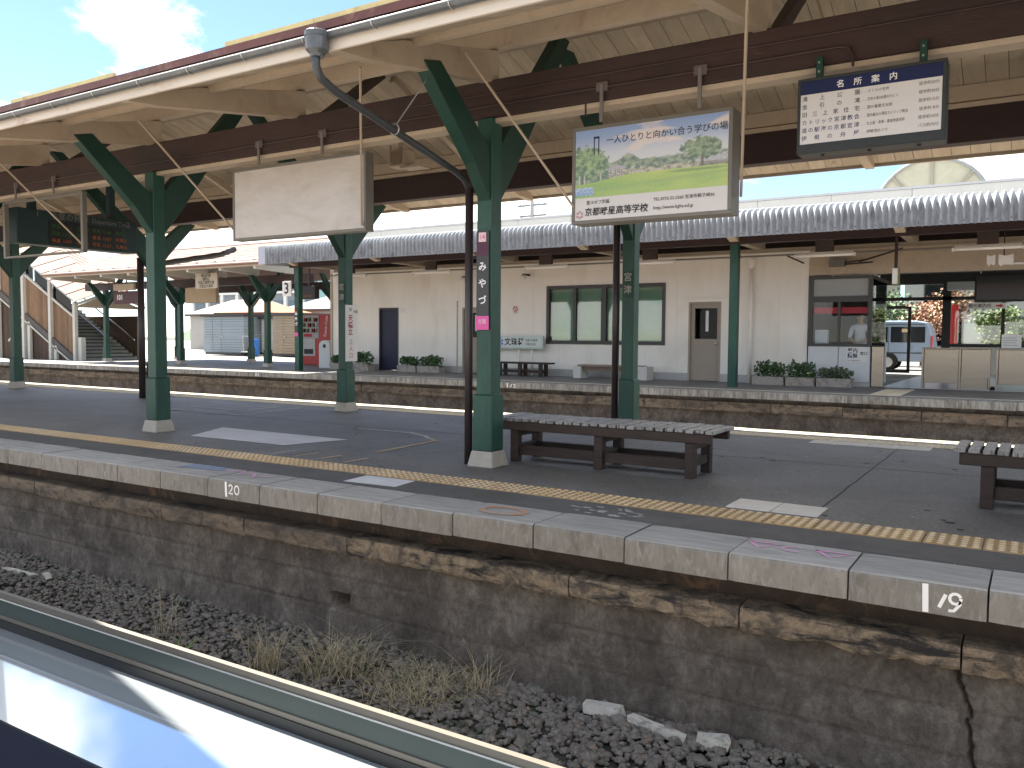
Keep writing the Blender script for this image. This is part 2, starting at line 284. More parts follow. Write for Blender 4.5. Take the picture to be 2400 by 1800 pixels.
shingle_m = M('pink_shingle', (0.24, 0.165, 0.14), .85, .15, 12, .2, 30, objvar=.05, c2=(.19, .135, .115), lo=.45, hi=.65, s2=9)
step_m = M('stair_concrete', (0.30, 0.31, 0.29), .85, .1, 4, objvar=.06)
shed_m = M('shed_blue_grey', (0.27, 0.32, 0.36), .5, .05, 2, objvar=.03); shedb_m = M('shed_beige', (0.33, 0.26, 0.18), .5, .05, 2, objvar=.03)
terr_m = M('terracotta_tile', (0.26, 0.115, 0.06), .8, .15, 8, objvar=.06); slate_m = M('slate_roof', (0.07, 0.085, 0.11), .7, .1, 5, objvar=.05); hwall_m = M('house_wall', (0.40, 0.385, 0.36), .8, .05, 1)
red_m = M('vending_red', (0.42, 0.012, 0.014), .35, .05, 2, spec=.5); vgrey_m = M('vending_grey', (0.42, 0.43, 0.44), .4, .05, 3); bin_m = M('bin_grey', (.55, .57, .58), .5, .04, 3)
leaf_m = M('leaf_green', (0.05, 0.10, 0.04), .6, .4, 25, c2=(.09, .15, .06), lo=.48, hi=.6, s2=20); leafl_m = M('leaf_light', (0.08, 0.12, 0.03), .6, .35, 15, c2=(.14, .13, .04), lo=.5, hi=.65, s2=4); leafr_m = M('leaf_red', (0.22, 0.10, 0.06), .6, .35, 15, c2=(.24, .2, .09), lo=.5, hi=.65, s2=4)
flower_m = M('yellow_flower', (.75, .62, .2), .6, .05, 3)
planter_m = M('planter_concrete', (0.36, 0.33, 0.30), .85, .12, 8, c2=(.22, .17, .14), lo=.5, hi=.65, s2=9)
van_m = M('van_silver_blue', (0.22, 0.28, 0.37), .3, .03, 1, spec=.5, coat=.4); tyre_m = M('tyre', (.02, .02, .02), .8, .1, 5); rim_m = M('rim', (.5, .5, .5), .3, .05, 4, metal=.8)
skin_m = M('skin', (0.45, 0.28, 0.2), .6, .05, 4); shirt_m = M('shirt_white', (.68, .68, .74), .8, .06, 6); hair_m = M('dark_cap', (.02, .02, .025), .7, .1, 5); trouser_m = M('dark_trousers', (.03, .03, .04), .8, .1, 5)
rail_m = M('rail_steel', (0.10, 0.07, 0.055), .6, .2, 4, metal=.4); sleeper_m = M('sleeper', (.13, .12, .11), .9, .15, 4)
sill_m = M('window_sill_gloss', (0.60, 0.66, 0.70), 0.06, 0.02, 1, spec=.9, metal=.75); gasket_m = M('gasket_black', (.005, .0045, .004), .6, .05, 3); lip_m = M('window_lip_beige', (0.11, 0.095, 0.075), .5, .06, 8); lipg_m = M('window_glass_edge', (0.052, 0.064, 0.058), .6, .1, 8, spec=.2); liph_m = M('polished_bead', (0.35, 0.34, 0.32), .2, .02, 3, metal=.5); seat_m = M('navy_fabric', (.004, .006, .018), .9, .1, 20)
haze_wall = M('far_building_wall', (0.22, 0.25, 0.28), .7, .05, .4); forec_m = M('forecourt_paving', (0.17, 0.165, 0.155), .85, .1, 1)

# ================================================================== SETTING
GZ = -1.15
g = MB().quad((-900, -900, GZ), (900, -900, GZ), (900, 900, GZ), (-900, 900, GZ)).build('ground', soil_m); tag(g, kind='structure')
fc = MB().box(-160, 60, 27.2, 200, GZ + .01, -0.05).build('forecourt', forec_m); tag(fc, kind='structure')
bal_m = M('pale_ballast', (0.26, 0.225, 0.19), .95, .3, 20, .5, 40, c2=(.17, .15, .135), lo=.45, hi=.6, s2=30)
for nm, ya, yb in (('track_bed', 10.7, 17.95), ('track_bed', -30, 3.1)): tag(MB().box(-120, 60, ya, yb, GZ + .002, GZ + .05).build(nm, bal_m), kind='structure')
# hidden tracks between the two platforms and under the train
for k, yc in enumerate((12.45, 16.2, 2.75)):
    t = bpy.data.objects.new('railway_track', None); link(t, None, (0, yc, GZ)); tag(t, kind='structure')
    for s in (-1, 1):
        MB().prism([(yc + s * .533 - .065, GZ + .06), (yc + s * .533 + .065, GZ + .06), (yc + s * .533 + .02, GZ + .08), (yc + s * .533 + .033, GZ + .18), (yc + s * .533 + .033, GZ + .2), (yc + s * .533 - .033, GZ + .2), (yc + s * .533 - .033, GZ + .18), (yc + s * .533 - .02, GZ + .08)], -60, 25).build('rail', rail_m, t)
    if k < 2:
        p = B('sleeper', sleeper_m, t, -42.9, -42.7, yc - 1, yc + 1, GZ - .05, GZ + .075)
        for j in range(60): inst(p, t, (-42 + j * .8, yc, GZ + .0125))

# ---------------------------------------------------------------- island platform
isl = bpy.data.objects.new('island_platform', None); link(isl, None, (-4, 7.5, 0)); tag(isl, kind='structure')
MB().box(-60, 14, 4.755, 10.21, -1.14, 0).build('asphalt_surface', asphalt, isl)
MB().box(-60, 14, 4.757, 5.14, .001, .004).build('asphalt_edge_strip', asphalt_edge, isl)
# near wall: rough cast concrete with shutter lines, an opening and a recessed brick course above the ledge
def wall_grid(x0, x1, z0, z1, y, dxs, dzs, fn):
    nx = int((x1 - x0) / dxs) + 1; nz = int((z1 - z0) / dzs) + 1; mb = MB(); vs = []
    for j in range(nz):
        z = z0 + (z1 - z0) * j / (nz - 1)
        for i in range(nx):
            x = x0 + (x1 - x0) * i / (nx - 1); vs.append((x, y + fn(x, z), z))
    fs = [(j * nx + i, j * nx + i + 1, (j + 1) * nx + i + 1, (j + 1) * nx + i) for j in range(nz - 1) for i in range(nx - 1)]
    return mb.add(vs, fs)
def wfn(x, z):
    d = noise.fractal(Vector((x * 1.3, z * 2.2, 3)), 1.0, 2.0, 5) * .018 + noise.noise(Vector((x * 14, z * 14, 1))) * .004
    for zj, ph, dep in ((-.67, 0, .018), (-.91, 2, .013)):
        dj = abs(z - (zj + .02 * noise.noise(Vector((x * .8, ph, 0)))))
        if dj < .014: d += dep * (1 - dj / .014)
    if -4.44 < x < -4.27 and -.90 < z < -.79: d += .25
    xc = -.27 - .16 * (z + .45) + .035 * noise.fractal(Vector((z * 7, 5, 2)), 1, 2, 3)
    if abs(x - xc) < .009: d += .05
    xc = -3.05 + .05 * noise.fractal(Vector((z * 5, 9, 2)), 1, 2, 3)
    if abs(x - xc) < .012: d += .012
    for xj in (-7.9, -6.1, -4.75, -2.0, -1.55, .3):
        if abs(x - xj - .03 * noise.noise(Vector((z * 4, xj, 1)))) < .011: d += .012
    d += max(0, (-z - .95)) * -.06
    return d
for xa, xb, st_ in ((-16, -1, .028), (-1, .6, .0075), (.6, 3, .03)): wall_grid(xa, xb, -1.2, -.44, 4.56, st_, .016, wfn).build('wall_face', wall_m, isl, smooth=True)
wall_grid(-16, 3, -.36, -.14, 4.64, .06, .03, lambda x, z: noise.fractal(Vector((x * 3, z * 6, 9)), 1, 2, 3) * .02).build('recessed_brick_band', recess_m, isl, smooth=True)
MB().box(-60, -16, 4.57, 4.76, -1.14, -.16).build('wall_face', wall_m, isl); MB().box(3, 14, 4.57, 4.76, -1.14, -.16).build('wall_face', wall_m, isl)
LJ = [-16, -14.9, -13.7, -12.6, -11.4, -10.3, -9.3, -8.35, -7.4, -6.35, -5.3, -4.2, -2.38, -1.33, -.26, .9, 2.0, 3.0]
for a, b in zip(LJ[:-1], LJ[1:]):
    mb = MB(); n = max(6, int((b - a) / .035)); sec = 9; rough = .03 if a > -2.6 else .008
    vs = []; seed = a * 3.7
    for i in range(n + 1):
        x = a + .005 + (b - a - .010) * i / n
        br = rough * (noise.fractal(Vector((x * 5, seed, 0)), 1, 2, 4) + .25)
        fy = noise.fractal(Vector((x * 4, 1, seed)), 1, 2, 3) * .012
        zb = -.462 + max(-.01, br) + .012 * noise.noise(Vector((x * 20, 3, 1)))
        pr = [(4.70, -.315), (4.50 + fy * .5, -.318), (4.475 + fy * .5, -.325), (4.468 + fy, -.36), (4.470 + fy * .5, -.40), (4.474 - fy, zb + .02), (4.486, zb), (4.58, zb + .004), (4.70, zb + .01)]
        vs += [(x, y, z) for y, z in pr]
    fs = [(i * sec + k, i * sec + k + 1, (i + 1) * sec + k + 1, (i + 1) * sec + k) for i in range(n) for k in range(sec - 1)] + [tuple(range(sec))[::-1], tuple(n * sec + k for k in range(sec))]
    mb.add(vs, fs).build('ledge_stone', ledge_m if a < -4.5 else ledget_m, isl)
# coping blocks with worn rounded edges
def coping_block(name, mat, y0, y1, w, front, zt=0.0, th=.15):
    mb = MB(); n = 14; r = .018; prof = [(0, -th), (0, -r), (r * .3, -r * .3), (r, 0), (1, 0), (1, -th)]
    vs = []
    for i in range(n + 1):
        x = -w / 2 + w * i / n
        e = .006 if i in (0, n) else 0
        chip = .010 * max(0, noise.noise(Vector((x * 9, front, 2)))) + .003 * noise.noise(Vector((x * 30, 1, 5)))
        pts = [(y0 + e, zt - th), (y0 + e + .3 * chip, zt - r - chip), (y0 + .007 + e + chip, zt - .006 - chip * .3 - e * .5), (y0 + r + e + chip, zt - e * .5), (y1, zt - e * .5), (y1, zt - th)]
        vs += [(x, y, z) for y, z in pts]
    k = 6; fs = [(i * k + j, i * k + (j + 1) % k, (i + 1) * k + (j + 1) % k, (i + 1) * k + j) for i in range(n) for j in range(k)] + [tuple(range(k - 1, -1, -1)), tuple(n * k + j for j in range(k))]
    mb.add(vs, fs); mb.m = [1 if (q < n * k and q % k in (2, 3)) else 0 for q in range(len(fs))]
    return mb.mesh(name, mat)
cbs = [coping_block('coping_block', [copf_m, copt_m], 4.345, 4.752, .594, q) for q in (1.1, 4.3, 7.9)]
for k in range(-5, 30):
    me, c = cbs[k % 3]; o = bpy.data.objects.new('coping_block', me)
    link(o, isl, (-.153 + .3015 - .603 * k - .603, c.y + random.uniform(-.003, .003), c.z + random.uniform(-.003, .002)))
MB().box(-60, -18.2, 4.35, 4.752, -.15, -.002).build('coping_far_run', coping_m, isl); MB().box(2.9, 14, 4.35, 4.752, -.15, -.002).build('coping_far_run', coping_m, isl)
# far edge of the island: coping in the sun
me, c = MB().box(-.298, .298, 10.215, 10.63, -.16, 0).mesh('edge_block', coping_lit)
for k in range(56):
    o = bpy.data.objects.new('edge_block', me); link(o, isl, (2.6 - .6 * k, c.y, c.z + random.uniform(-.002, .002)))
MB().box(-60, 14, 10.21, 10.5, -1.14, -.165).build('wall_back', wall_m, isl)
# tactile tiles
def tile_mesh(name, mat, w, d, bumps=True):
    mb = MB().box(-w / 2, w / 2, -d / 2, d / 2, 0, .006)
    if bumps:
        mb.cur = 1
        for i in range(5):
            for j in range(5):
                cx, cy = -w / 2 + w * (i + .5) / 5, -d / 2 + d * (j + .5) / 5; n = 8; vs = []
                for rr, zz in ((.020, .0061), (.0145, .0115)): vs += [(cx + rr * math.cos(2 * PI * k / n), cy + rr * math.sin(2 * PI * k / n), zz) for k in range(n)]
                mb.add(vs, [(k, (k + 1) % n, n + (k + 1) % n, n + k) for k in range(n)] + [tuple(n + k for k in range(n))])
    return mb.mesh(name, mat, center=False)[0]
tm = tile_mesh('tactile_tile', [tactd_m, tact_m], .289, .296); tmp = tile_mesh('tactile_tile', [tactw_m, tactw_m], .289, .296)
for k in range(64):
    x = -.219 + .147 - .2955 * k + .2955 * 6
    o = bpy.data.objects.new('tactile_tile', tm if x > -5.0 or random.random() < .3 else tm); link(o, isl, (x, 5.295, .002))
for k in range(96):
    o = bpy.data.objects.new('tactile_tile', tmp); link(o, isl, (2.6 - .2955 * k, 9.95, .002))
for x in (-1.60, -1.30): 
    o = bpy.data.objects.new('white_paving_tile', tile_mesh('white_paving_tile', M('white_tile', (.74, .70, .62), .6, .1, 9, objvar=.04), .293, .33, False)); link(o, isl, (x, 5.68, .002))
for x in (-1.95, -1.65, -1.35, -1.05):
    o = bpy.data.objects.new('white_paving_tile', tile_mesh('white_paving_tile', M('white_tile_b', (.55, .52, .45), .6, .1, 9), .293, .3, False)); link(o, isl, (x, 9.62, .002))
# painted marks on the asphalt
def flat(name, mat, pts, z=.004, parent=isl): return MB().add([(x, y, z) for x, y in pts], [tuple(range(len(pts)))]).build(name, mat, parent)
def stroke(name, mat, pts, w, z=.0042, parent=isl):
    mb = MB(); P = [Vector((x, y, 0)) for x, y in pts]; vs = []
    for i, p in enumerate(P):
        t = (P[min(i + 1, len(P) - 1)] - P[max(i - 1, 0)]).normalized(); nrm = Vector((-t.y, t.x, 0)) * w / 2; vs += [(p.x + nrm.x, p.y + nrm.y, z), (p.x - nrm.x, p.y - nrm.y, z)]
    return mb.add(vs, [(2 * i, 2 * i + 1, 2 * i + 3, 2 * i + 2) for i in range(len(P) - 1)]).build(name, mat, parent)
flat('pale_painted_patch', patch_m, [(-8.03, 6.04), (-6.57, 6.06), (-6.36, 6.80), (-8.46, 6.82)])
flat('worn_pale_patch', patch_m, [(-4.55, 4.80), (-4.05, 4.83), (-4.09, 5.12), (-4.58, 5.11)], .0062)
flat('worn_blue_patch', blue_chalk, [(-6.25, 4.55), (-5.72, 4.60), (-5.80, 4.74), (-6.22, 4.74)], .0045)
stroke('hook_line', worn_white, [(-7.07, 7.69), (-6.6, 7.71), (-6.21, 7.70), (-5.9, 7.56), (-5.66, 7.35)], .05)
stroke('orange_line', orange_line, [(-5.72, 7.42), (-5.53, 7.27), (-5.50, 7.0), (-5.47, 6.6), (-5.45, 6.21)], .05, .0046)
for xx, m_ in ((-6.19, worn_white), (-5.88, orange_line), (-5.58, orange_line), (-5.24, orange_line)): stroke('tick_line', m_, [(xx, 5.54), (xx + .01, 5.86)], .035)
stroke('white_line', worn_white, [(-11.18, 8.07), (-9.6, 8.02), (-9.56, 8.10), (-9.81, 9.40)], .05)
stroke('white_line', worn_white, [(-11.43, 8.6), (-10.14, 8.51), (-10.1, 8.6), (-10.23, 9.3)], .05)
for i in range(26):
    a = random.uniform(0, 6.28); rr = random.random() ** .6 * .26; cx, cy = -2.32 + rr * math.cos(a) * 1.1, 4.93 + rr * math.sin(a) * .5
    flat('paint_splash', worn_white, [(cx + random.uniform(.01, .05) * math.cos(2 * PI * k / 7), cy + random.uniform(.005, .018) * math.sin(2 * PI * k / 7)) for k in range(7)], .0064)
for i in range(40):
    cx, cy = random.uniform(-4.5, 0.3), random.uniform(5.55, 9.3); s = random.uniform(.006, .02)
    flat('asphalt_speck', worn_white, [(cx + s * random.uniform(.5, 1.3) * math.cos(2 * PI * k / 6), cy + s * random.uniform(.4, 1) * math.sin(2 * PI * k / 6)) for k in range(6)])
crack_m = M('asphalt_seam', (.05, .05, .05), .9, .2, 10); gum_m = M('gum_spot', (.06, .058, .055), .8, .2, 10)
stroke('asphalt_seam', crack_m, [(-12 + .5 * k, 7.95 + .02 * noise.noise(Vector((k * .7, 1, 1)))) for k in range(28)], .014, .0022); stroke('asphalt_seam', crack_m, [(-1.2 + .012 * noise.noise(Vector((k * .9, 3, 1))), 5.6 + .25 * k) for k in range(17)], .01, .0022)
for q in range(5):
    x_, y_, a_ = random.uniform(-7, 0), random.uniform(5.8, 9), random.uniform(0, 6.28); P_ = []
    for k in range(14): P_.append((x_, y_)); a_ += random.uniform(-.6, .6); x_ += .09 * math.cos(a_); y_ += .09 * math.sin(a_)
    stroke('asphalt_crack', crack_m, P_, .007, .0023)
for i in range(60):
    cx, cy = random.uniform(-8, .4), random.uniform(5.55, 9.3); s_ = random.uniform(.012, .035)
    flat('gum_spot', gum_m, [(cx + s_ * random.uniform(.7, 1.2) * math.cos(2 * PI * k / 8), cy + s_ * random.uniform(.7, 1.1) * math.sin(2 * PI * k / 8)) for k in range(8)], .0024)
# chalk marks on the coping
def tri_out(p, q, r_): stroke('chalk_triangle', pink_chalk, [p, q, r_, p], .03, .0042)
tri_out((-1.33, 4.655), (-1.17, 4.66), (-1.25, 4.53)); tri_out((-.97, 4.64), (-.79, 4.645), (-.88, 4.52))
stroke('chalk_letter_c', pink_chalk, [(-1.08 + .055 * math.cos(a), 4.59 + .05 * math.sin(a)) for a in [R(50 + 26 * k) for k in range(11)]], .022, .0042)
stroke('chalk_ring', orange_chalk, [(-2.92 + .16 * math.cos(2 * PI * k / 24), 4.57 + .10 * math.sin(2 * PI * k / 24)) for k in range(25)], .05, .0042)
stroke('chalk_scribble', pink_chalk, [(-5.70, 4.62), (-5.55, 4.70), (-5.5, 4.58), (-5.38, 4.66), (-5.3, 4.56), (-5.15, 4.64)], .03, .0042)
# white stop-position numbers painted on the coping front
def vstroke(pts, w, y=4.3405, parent=isl, mat=white_m, name='painted_number'):
    mb = MB(); P = [Vector((x, 0, z)) for x, z in pts]; vs = []
    for i, p in enumerate(P):
        t = (P[min(i + 1, len(P) - 1)] - P[max(i - 1, 0)]).normalized(); nrm = Vector((-t.z, 0, t.x)) * w / 2; vs += [(p.x + nrm.x, y, p.z + nrm.z), (p.x - nrm.x, y, p.z - nrm.z)]
    mb.add(vs, [(2 * i, 2 * i + 2, 2 * i + 3, 2 * i + 1) for i in range(len(P) - 1)]).build(name, mat, parent)
vstroke([(-.412, -.012), (-.408, -.147)], .026); vstroke([(-.325, -.05), (-.352, -.115)], .016)
vstroke([(-.285 + .024 * math.cos(a), -.065 + .024 * math.sin(a)) for a in [R(20 + 32 * k) for k in range(11)]] , .014); vstroke([(-.262, -.06), (-.266, -.09), (-.29, -.122), (-.312, -.124)], .014)
vstroke([(-5.352, -.012), (-5.348, -.13)], .022); vstroke([(-5.318, -.045), (-5.295, -.03), (-5.275, -.045), (-5.285, -.07), (-5.318, -.1), (-5.27, -.1)], .012)
vstroke([(-5.225 + .025 * math.cos(2 * PI * k / 12), -.067 + .034 * math.sin(2 * PI * k / 12)) for k in range(13)], .011)

# ---------------------------------------------------------------- far platform
fp = bpy.data.objects.new('far_platform', None); link(fp, None, (-12, 19, 0)); tag(fp, kind='structure')
MB().box(-75, 16, 18.42, 27.25, -1.14, 0).build('asphalt_surface', asphalt, fp)
me, c = MB().box(-.497, .497, 18.0, 18.415, -.15, 0).mesh('coping_block', coping_m)
for k in range(48):
    o = bpy.data.objects.new('coping_block', me); link(o, fp, (3.2 - k, c.y + random.uniform(-.006, .006), c.z + random.uniform(-.005, .003)))
me, c = MB().box(-.72, .72, 18.11, 18.3, -.45, -.25).mesh('ledge_stone', ledge_m)
for k in range(33):
    o = bpy.data.objects.new('ledge_stone', me); link(o, fp, (3.2 - k * 1.455, c.y + random.uniform(-.02, .02), c.z + random.uniform(-.01, .01)))
wall_grid(-46, 6, -1.14, -.1, 18.2, .15, .05, lambda x, z: noise.fractal(Vector((x * 1.8, z * 3, 3)), 1, 2, 4) * .03).build('wall_face', wall_m, fp, smooth=True)
B('painted_edge_line', tactw_m, fp, -45, 5, 18.56, 18.70, .001, .005); 
for k in range(16): o = bpy.data.objects.new('tactile_tile', tmp); link(o, fp, (-2.8 + (k % 2) * .3, 18.85 + (k // 2) * .3, .002))
vstroke([(-11.4, -.02), (-11.4, -.14)], .03, 17.99, fp); vstroke([(-11.27, -.05), (-11.3, -.13)], .025, 17.99, fp); vstroke([(-11.22, -.06), (-11.17, -.05), (-11.16, -.08), (-11.22, -.13), (-11.14, -.13)], .02, 17.99, fp)
vstroke([(-30.4, -.02), (-30.4, -.14)], .04, 17.99, fp); vstroke([(-20.7, -.02), (-20.7, -.14)], .04, 17.99, fp); vstroke([(-20.6, -.03), (-20.6, -.13)], .03, 17.99, fp)

# ballast stones, weeds and broken slabs at the foot of the wall
def ico():
    t = (1 + 5 ** .5) / 2; v = [(-1, t, 0), (1, t, 0), (-1, -t, 0), (1, -t, 0), (0, -1, t), (0, 1, t), (0, -1, -t), (0, 1, -t), (t, 0, -1), (t, 0, 1), (-t, 0, -1), (-t, 0, 1)]
    f = [(0, 11, 5), (0, 5, 1), (0, 1, 7), (0, 7, 10), (0, 10, 11), (1, 5, 9), (5, 11, 4), (11, 10, 2), (10, 7, 6), (7, 1, 8), (3, 9, 4), (3, 4, 2), (3, 2, 6), (3, 6, 8), (3, 8, 9), (4, 9, 5), (2, 4, 11), (6, 2, 10), (8, 6, 7), (9, 8, 1)]
    return [Vector(p).normalized() for p in v], f
iv, if_ = ico(); mb = MB()
for i in range(17000):
    x = random.uniform(-13, 1.5); y = 4.58 - abs(random.gauss(0, .62)) if random.random() < .7 else random.uniform(2.6, 4.57)
    if y < 2.5: continue
    s = random.uniform(.009, .027) * (1.25 if x > -3.0 else 1.0)
    if random.random() < .03: s *= 1.8
    rot = Matrix.Rotation(random.uniform(0, 6.28), 3, 'Z') @ Matrix.Rotation(random.uniform(0, 6.28), 3, 'X'); sc = Vector((random.uniform(.7, 1.3), random.uniform(.7, 1.2), random.uniform(.5, .9)))
    zz = GZ + s * .35 + .05 * max(0, noise.noise(Vector((x * .9, y * 1.4, 0)))) + random.uniform(0, .02)
    q = [rot @ p for p in iv]
    mb.add([(x + p.x * sc.x * s * (1 + .25 * random.uniform(-1, 1)), y + p.y * sc.y * s, zz + p.z * sc.z * s) for p in q], if_)
tag(mb.build('ballast_gravel', stone_m), 'dark grey ballast stones along the foot of the platform wall', 'gravel', kind='stuff')
def blades(n, r, h, mat, cx, cy, lean=.5, wid=.004, flop=.6):
    mb = MB()
    for i in range(n):
        a = random.uniform(0, 6.28); d = random.random() ** .7 * r; bx, by = cx + d * math.cos(a), cy + d * math.sin(a); hh = h * random.uniform(.4, 1.1); la = random.uniform(0, 6.28); le = random.uniform(.1, 1) * lean * hh
        pts = []; k = 5
        for j in range(k + 1):
            t = j / k; fl = flop * t * t * random.uniform(.6, 1.0)
            pts.append(Vector((bx + le * math.cos(la) * t * (1 + t), by + le * math.sin(la) * t * (1 + t), GZ + hh * (t - .45 * fl * t))))
        sd = Vector((math.cos(la + 1.57), math.sin(la + 1.57), 0)); vs = []
        for j, p in enumerate(pts): w_ = wid * (1 - j / k * .8); vs += [p + sd * w_, p - sd * w_]
        mb.add(vs, [(2 * j, 2 * j + 1, 2 * j + 3, 2 * j + 2) for j in range(k)])
    return mb
for (x, y, n, r, h, lab, le, fl, mt) in [(-4.36, 3.86, 130, .13, .36, 'straw coloured upright grass tuft growing in the ballast, leftmost large one', .45, .5, grass_dry),
        (-3.95, 4.10, 260, .26, .36, 'tall dry grass clump directly below the wall opening', .95, 1.2, grass_dry),
        (-3.30, 4.16, 420, .36, .20, 'low matted dry weed clump right of the tall grass', 1.5, 1.5, grass_dry),
        (-2.95, 4.36, 70, .16, .3, 'sparse dry stalks against the wall at the right end of the weeds', .8, .6, grass_dry),
        (-5.55, 3.92, 22, .10, .42, 'thin dry stalk weed alone at the left in the ballast', .3, .2, grass_dry),
        (-4.95, 3.62, 30, .05, .22, 'small green weed poking up beside the train window edge', .5, .3, grass_grn)]:
    t = thing('grass_clump', lab, 'weed', (x, y, GZ), 'weeds in the ballast'); blades(n, r, h, mt, x, y, le, .0028 if mt is grass_dry else .008, fl).build('blades', mt, t)
def slab(x, y, L, w, h, rz, lab):
    mb = MB(); n = 5; vs = []
    for i in range(n + 1):
        t = -L / 2 + L * i / n; e = .018 if i in (0, n) else .002
        for (a, b) in ((-w / 2, 0), (w / 2, 0), (w / 2, h), (-w / 2, h)): vs.append(Vector((t + e * random.uniform(-1, 1), a + .0025 * random.uniform(-1, 1), b + .002 * random.uniform(-1, 1))))
    fs = [(i * 4 + k, i * 4 + (k + 1) % 4, i * 4 + 4 + (k + 1) % 4, i * 4 + 4 + k) for i in range(n) for k in range(4)] + [(3, 2, 1, 0), tuple(n * 4 + k for k in range(4))]
    rm = Matrix.Rotation(rz, 3, 'Z') @ Matrix.Rotation(random.uniform(-.08, .08), 3, 'Y')
    o = mb.add([rm @ v + Vector((x, y, GZ + .035)) for v in vs], fs).build('concrete_fragment', slab_m); tag(o, lab, 'concrete fragment', 'broken concrete pieces lying on the ballast')
slab(-2.13, 4.46, .24, .07, .06, .05, 'broken pale concrete bar on the ballast, nearest the weeds'); slab(-1.76, 4.40, .36, .05, .05, -.1, 'longest pale concrete bar lying on the ballast below the wall'); slab(-1.44, 4.42, .17, .09, .06, .35, 'stubby pale concrete block at the right end of the fragments')
slab(-8.02, 4.14, .42, .05, .03, .12, 'thin pale strip lying on dark ballast at far left'); slab(-7.7, 4.22, .2, .05, .03, -.35, 'short tilted pale strip beside the thin strip at far left')

# ---------------------------------------------------------------- train window in front of the camera (sill along the track direction)
tw = thing('train_window', 'glossy train window sill with black gasket and pale metal bead', 'train window', (-.5, .3, .8))
def along(name, mat, prof, x0=-2.2, x1=1.2): return MB().prism(prof, x0, x1).build(name, mat, tw, smooth=False)
along('outer_lip', lip_m, [(.3495, .9158), (.3535, .9158), (.3535, .9202), (.3495, .9202)])
along('bead', liph_m, [(.3488, .9146), (.356, .9146), (.356, .9157), (.3488, .9157)])
along('glass_slot', lipg_m, [(.3500, .9021), (.356, .9021), (.356, .9145), (.3500, .9145)])
along('inner_lip', lip_m, [(.3492, .8986), (.356, .8986), (.356, .9020), (.3492, .9020)])
along('gasket', gasket_m, [(.3484, .88), (.356, .88), (.356, .8985), (.3484, .8985)])
along('sill', sill_m, [(.2655, .80), (.3483, .80), (.3483, .8915), (.2655, .8895)])
MB().box(-1.10, -.865, .29, .424, .60, 2.0).build('window_pillar', whitepanel, tw)  # unseen pillar, placed to cast the shadow edge across the sill
along('body_panel', whitepanel, [(.36, -.2), (.385, -.2), (.385, .86), (.36, .86)], -6, 4)
along('sill_trim', seat_m, [(.06, .6), (.2645, .6), (.2645, .8885), (.258, .8915), (.06, .8915)])

# ================================================================== ISLAND CANOPY
can = thing('platform_canopy', 'gabled timber canopy on green posts over the near island platform', 'canopy', (-4.1, 7.5, 0))
XC0, XC1 = -45, 14
RY, RZ = 7.5, 4.25; NY, NZ = 4.22, 3.065; FY, FZ = 10.70, 3.20          # ceiling ridge, near eave, far eave
sn = (RZ - NZ) / (RY - NY); sf = (RZ - FZ) / (FY - RY)
cz = lambda y: RZ - sn * (RY - y) if y < RY else RZ - sf * (y - RY)
# ceiling boards, one by one
for side in (0, 1):
    ya, yb = ((NY, RY - .01) if side == 0 else (RY + .01, FY)); mb = MB(); w = .186
    vs = [(-w / 2, ya, cz(ya)), (w / 2, ya, cz(ya)), (w / 2, yb, cz(yb)), (-w / 2, yb, cz(yb))]; vs += [(x, y, z + .015) for x, y, z in vs]
    me, c = mb.add(vs, [(0, 3, 2, 1), (4, 5, 6, 7), (0, 1, 5, 4), (1, 2, 6, 5), (2, 3, 7, 6), (3, 0, 4, 7)]).mesh('ceiling_board', board_m)
    for k in range(148):
        o = bpy.data.objects.new('ceiling_board', me); link(o, can, (3.6 - .1915 * k, c.y, c.z + random.uniform(-.0015, .0015)))
dk = M('roof_underlay', (.03, .025, .02), .9, .1, 2)
MB().prism([(NY - .02, NZ + .02), (RY, RZ + .022), (FY + .02, FZ + .02), (FY + .02, FZ + .05), (RY, RZ + .06), (NY - .02, NZ + .05)], XC0, XC1).build('roof_deck', dk, can)
MB().prism([(4.125, NZ + .085), (RY, RZ + .10), (FY + .14, FZ + .075), (FY + .14, FZ + .135), (RY, RZ + .17), (4.125, NZ + .14)], XC0, XC1).build('roof_sheet', roofred_m, can)
for a, b in ((-7.95, -6.4), (-5.05, -2.0), (-11.2, -9.4)): B('yellowed_snow_guard', yel_m, can, a, b, 4.13, 4.16, NZ + .138, NZ + .175)
MB().box(XC0, XC1, 4.185, 4.212, 3.028, 3.145).build('fascia', fascia_m, can, .004)
MB().box(XC0, XC1, FY + .03, FY + .055, 3.165, 3.30).build('fascia', cream_m, can)
# half round gutter with brackets
gp = [(4.146 + .037 * math.cos(a), 3.122 + .037 * math.sin(a)) for a in [R(180 + 15 * k) for k in range(13)]]; gi = [(4.146 + .032 * math.cos(a), 3.122 + .032 * math.sin(a)) for a in [R(360 - 15 * k) for k in range(13)]]
MB().prism(gp + gi, XC0, XC1).build('gutter', gutter_m, can, smooth=False)
MB().tube([(XC0, 4.109, 3.123), (XC1, 4.109, 3.123)], .0045, 6).build('gutter_rim', M('gutter_rim_highlight', (.75, .76, .78), .25, .1, 4), can)  # rim coloured near white to paint the highlight along the gutter edge
me, c = MB().tube([(0, 4.105, 3.13) if k == 0 else (0, 4.146 - .040 * math.cos(R(15 * k)), 3.122 - .040 * math.sin(R(15 * k))) for k in range(0, 13)], .0035, 5).mesh('gutter_bracket', steel_m)
for k in range(26): o = bpy.data.objects.new('gutter_bracket', me); link(o, can, (1.2 - .605 * k, c.y, c.z))
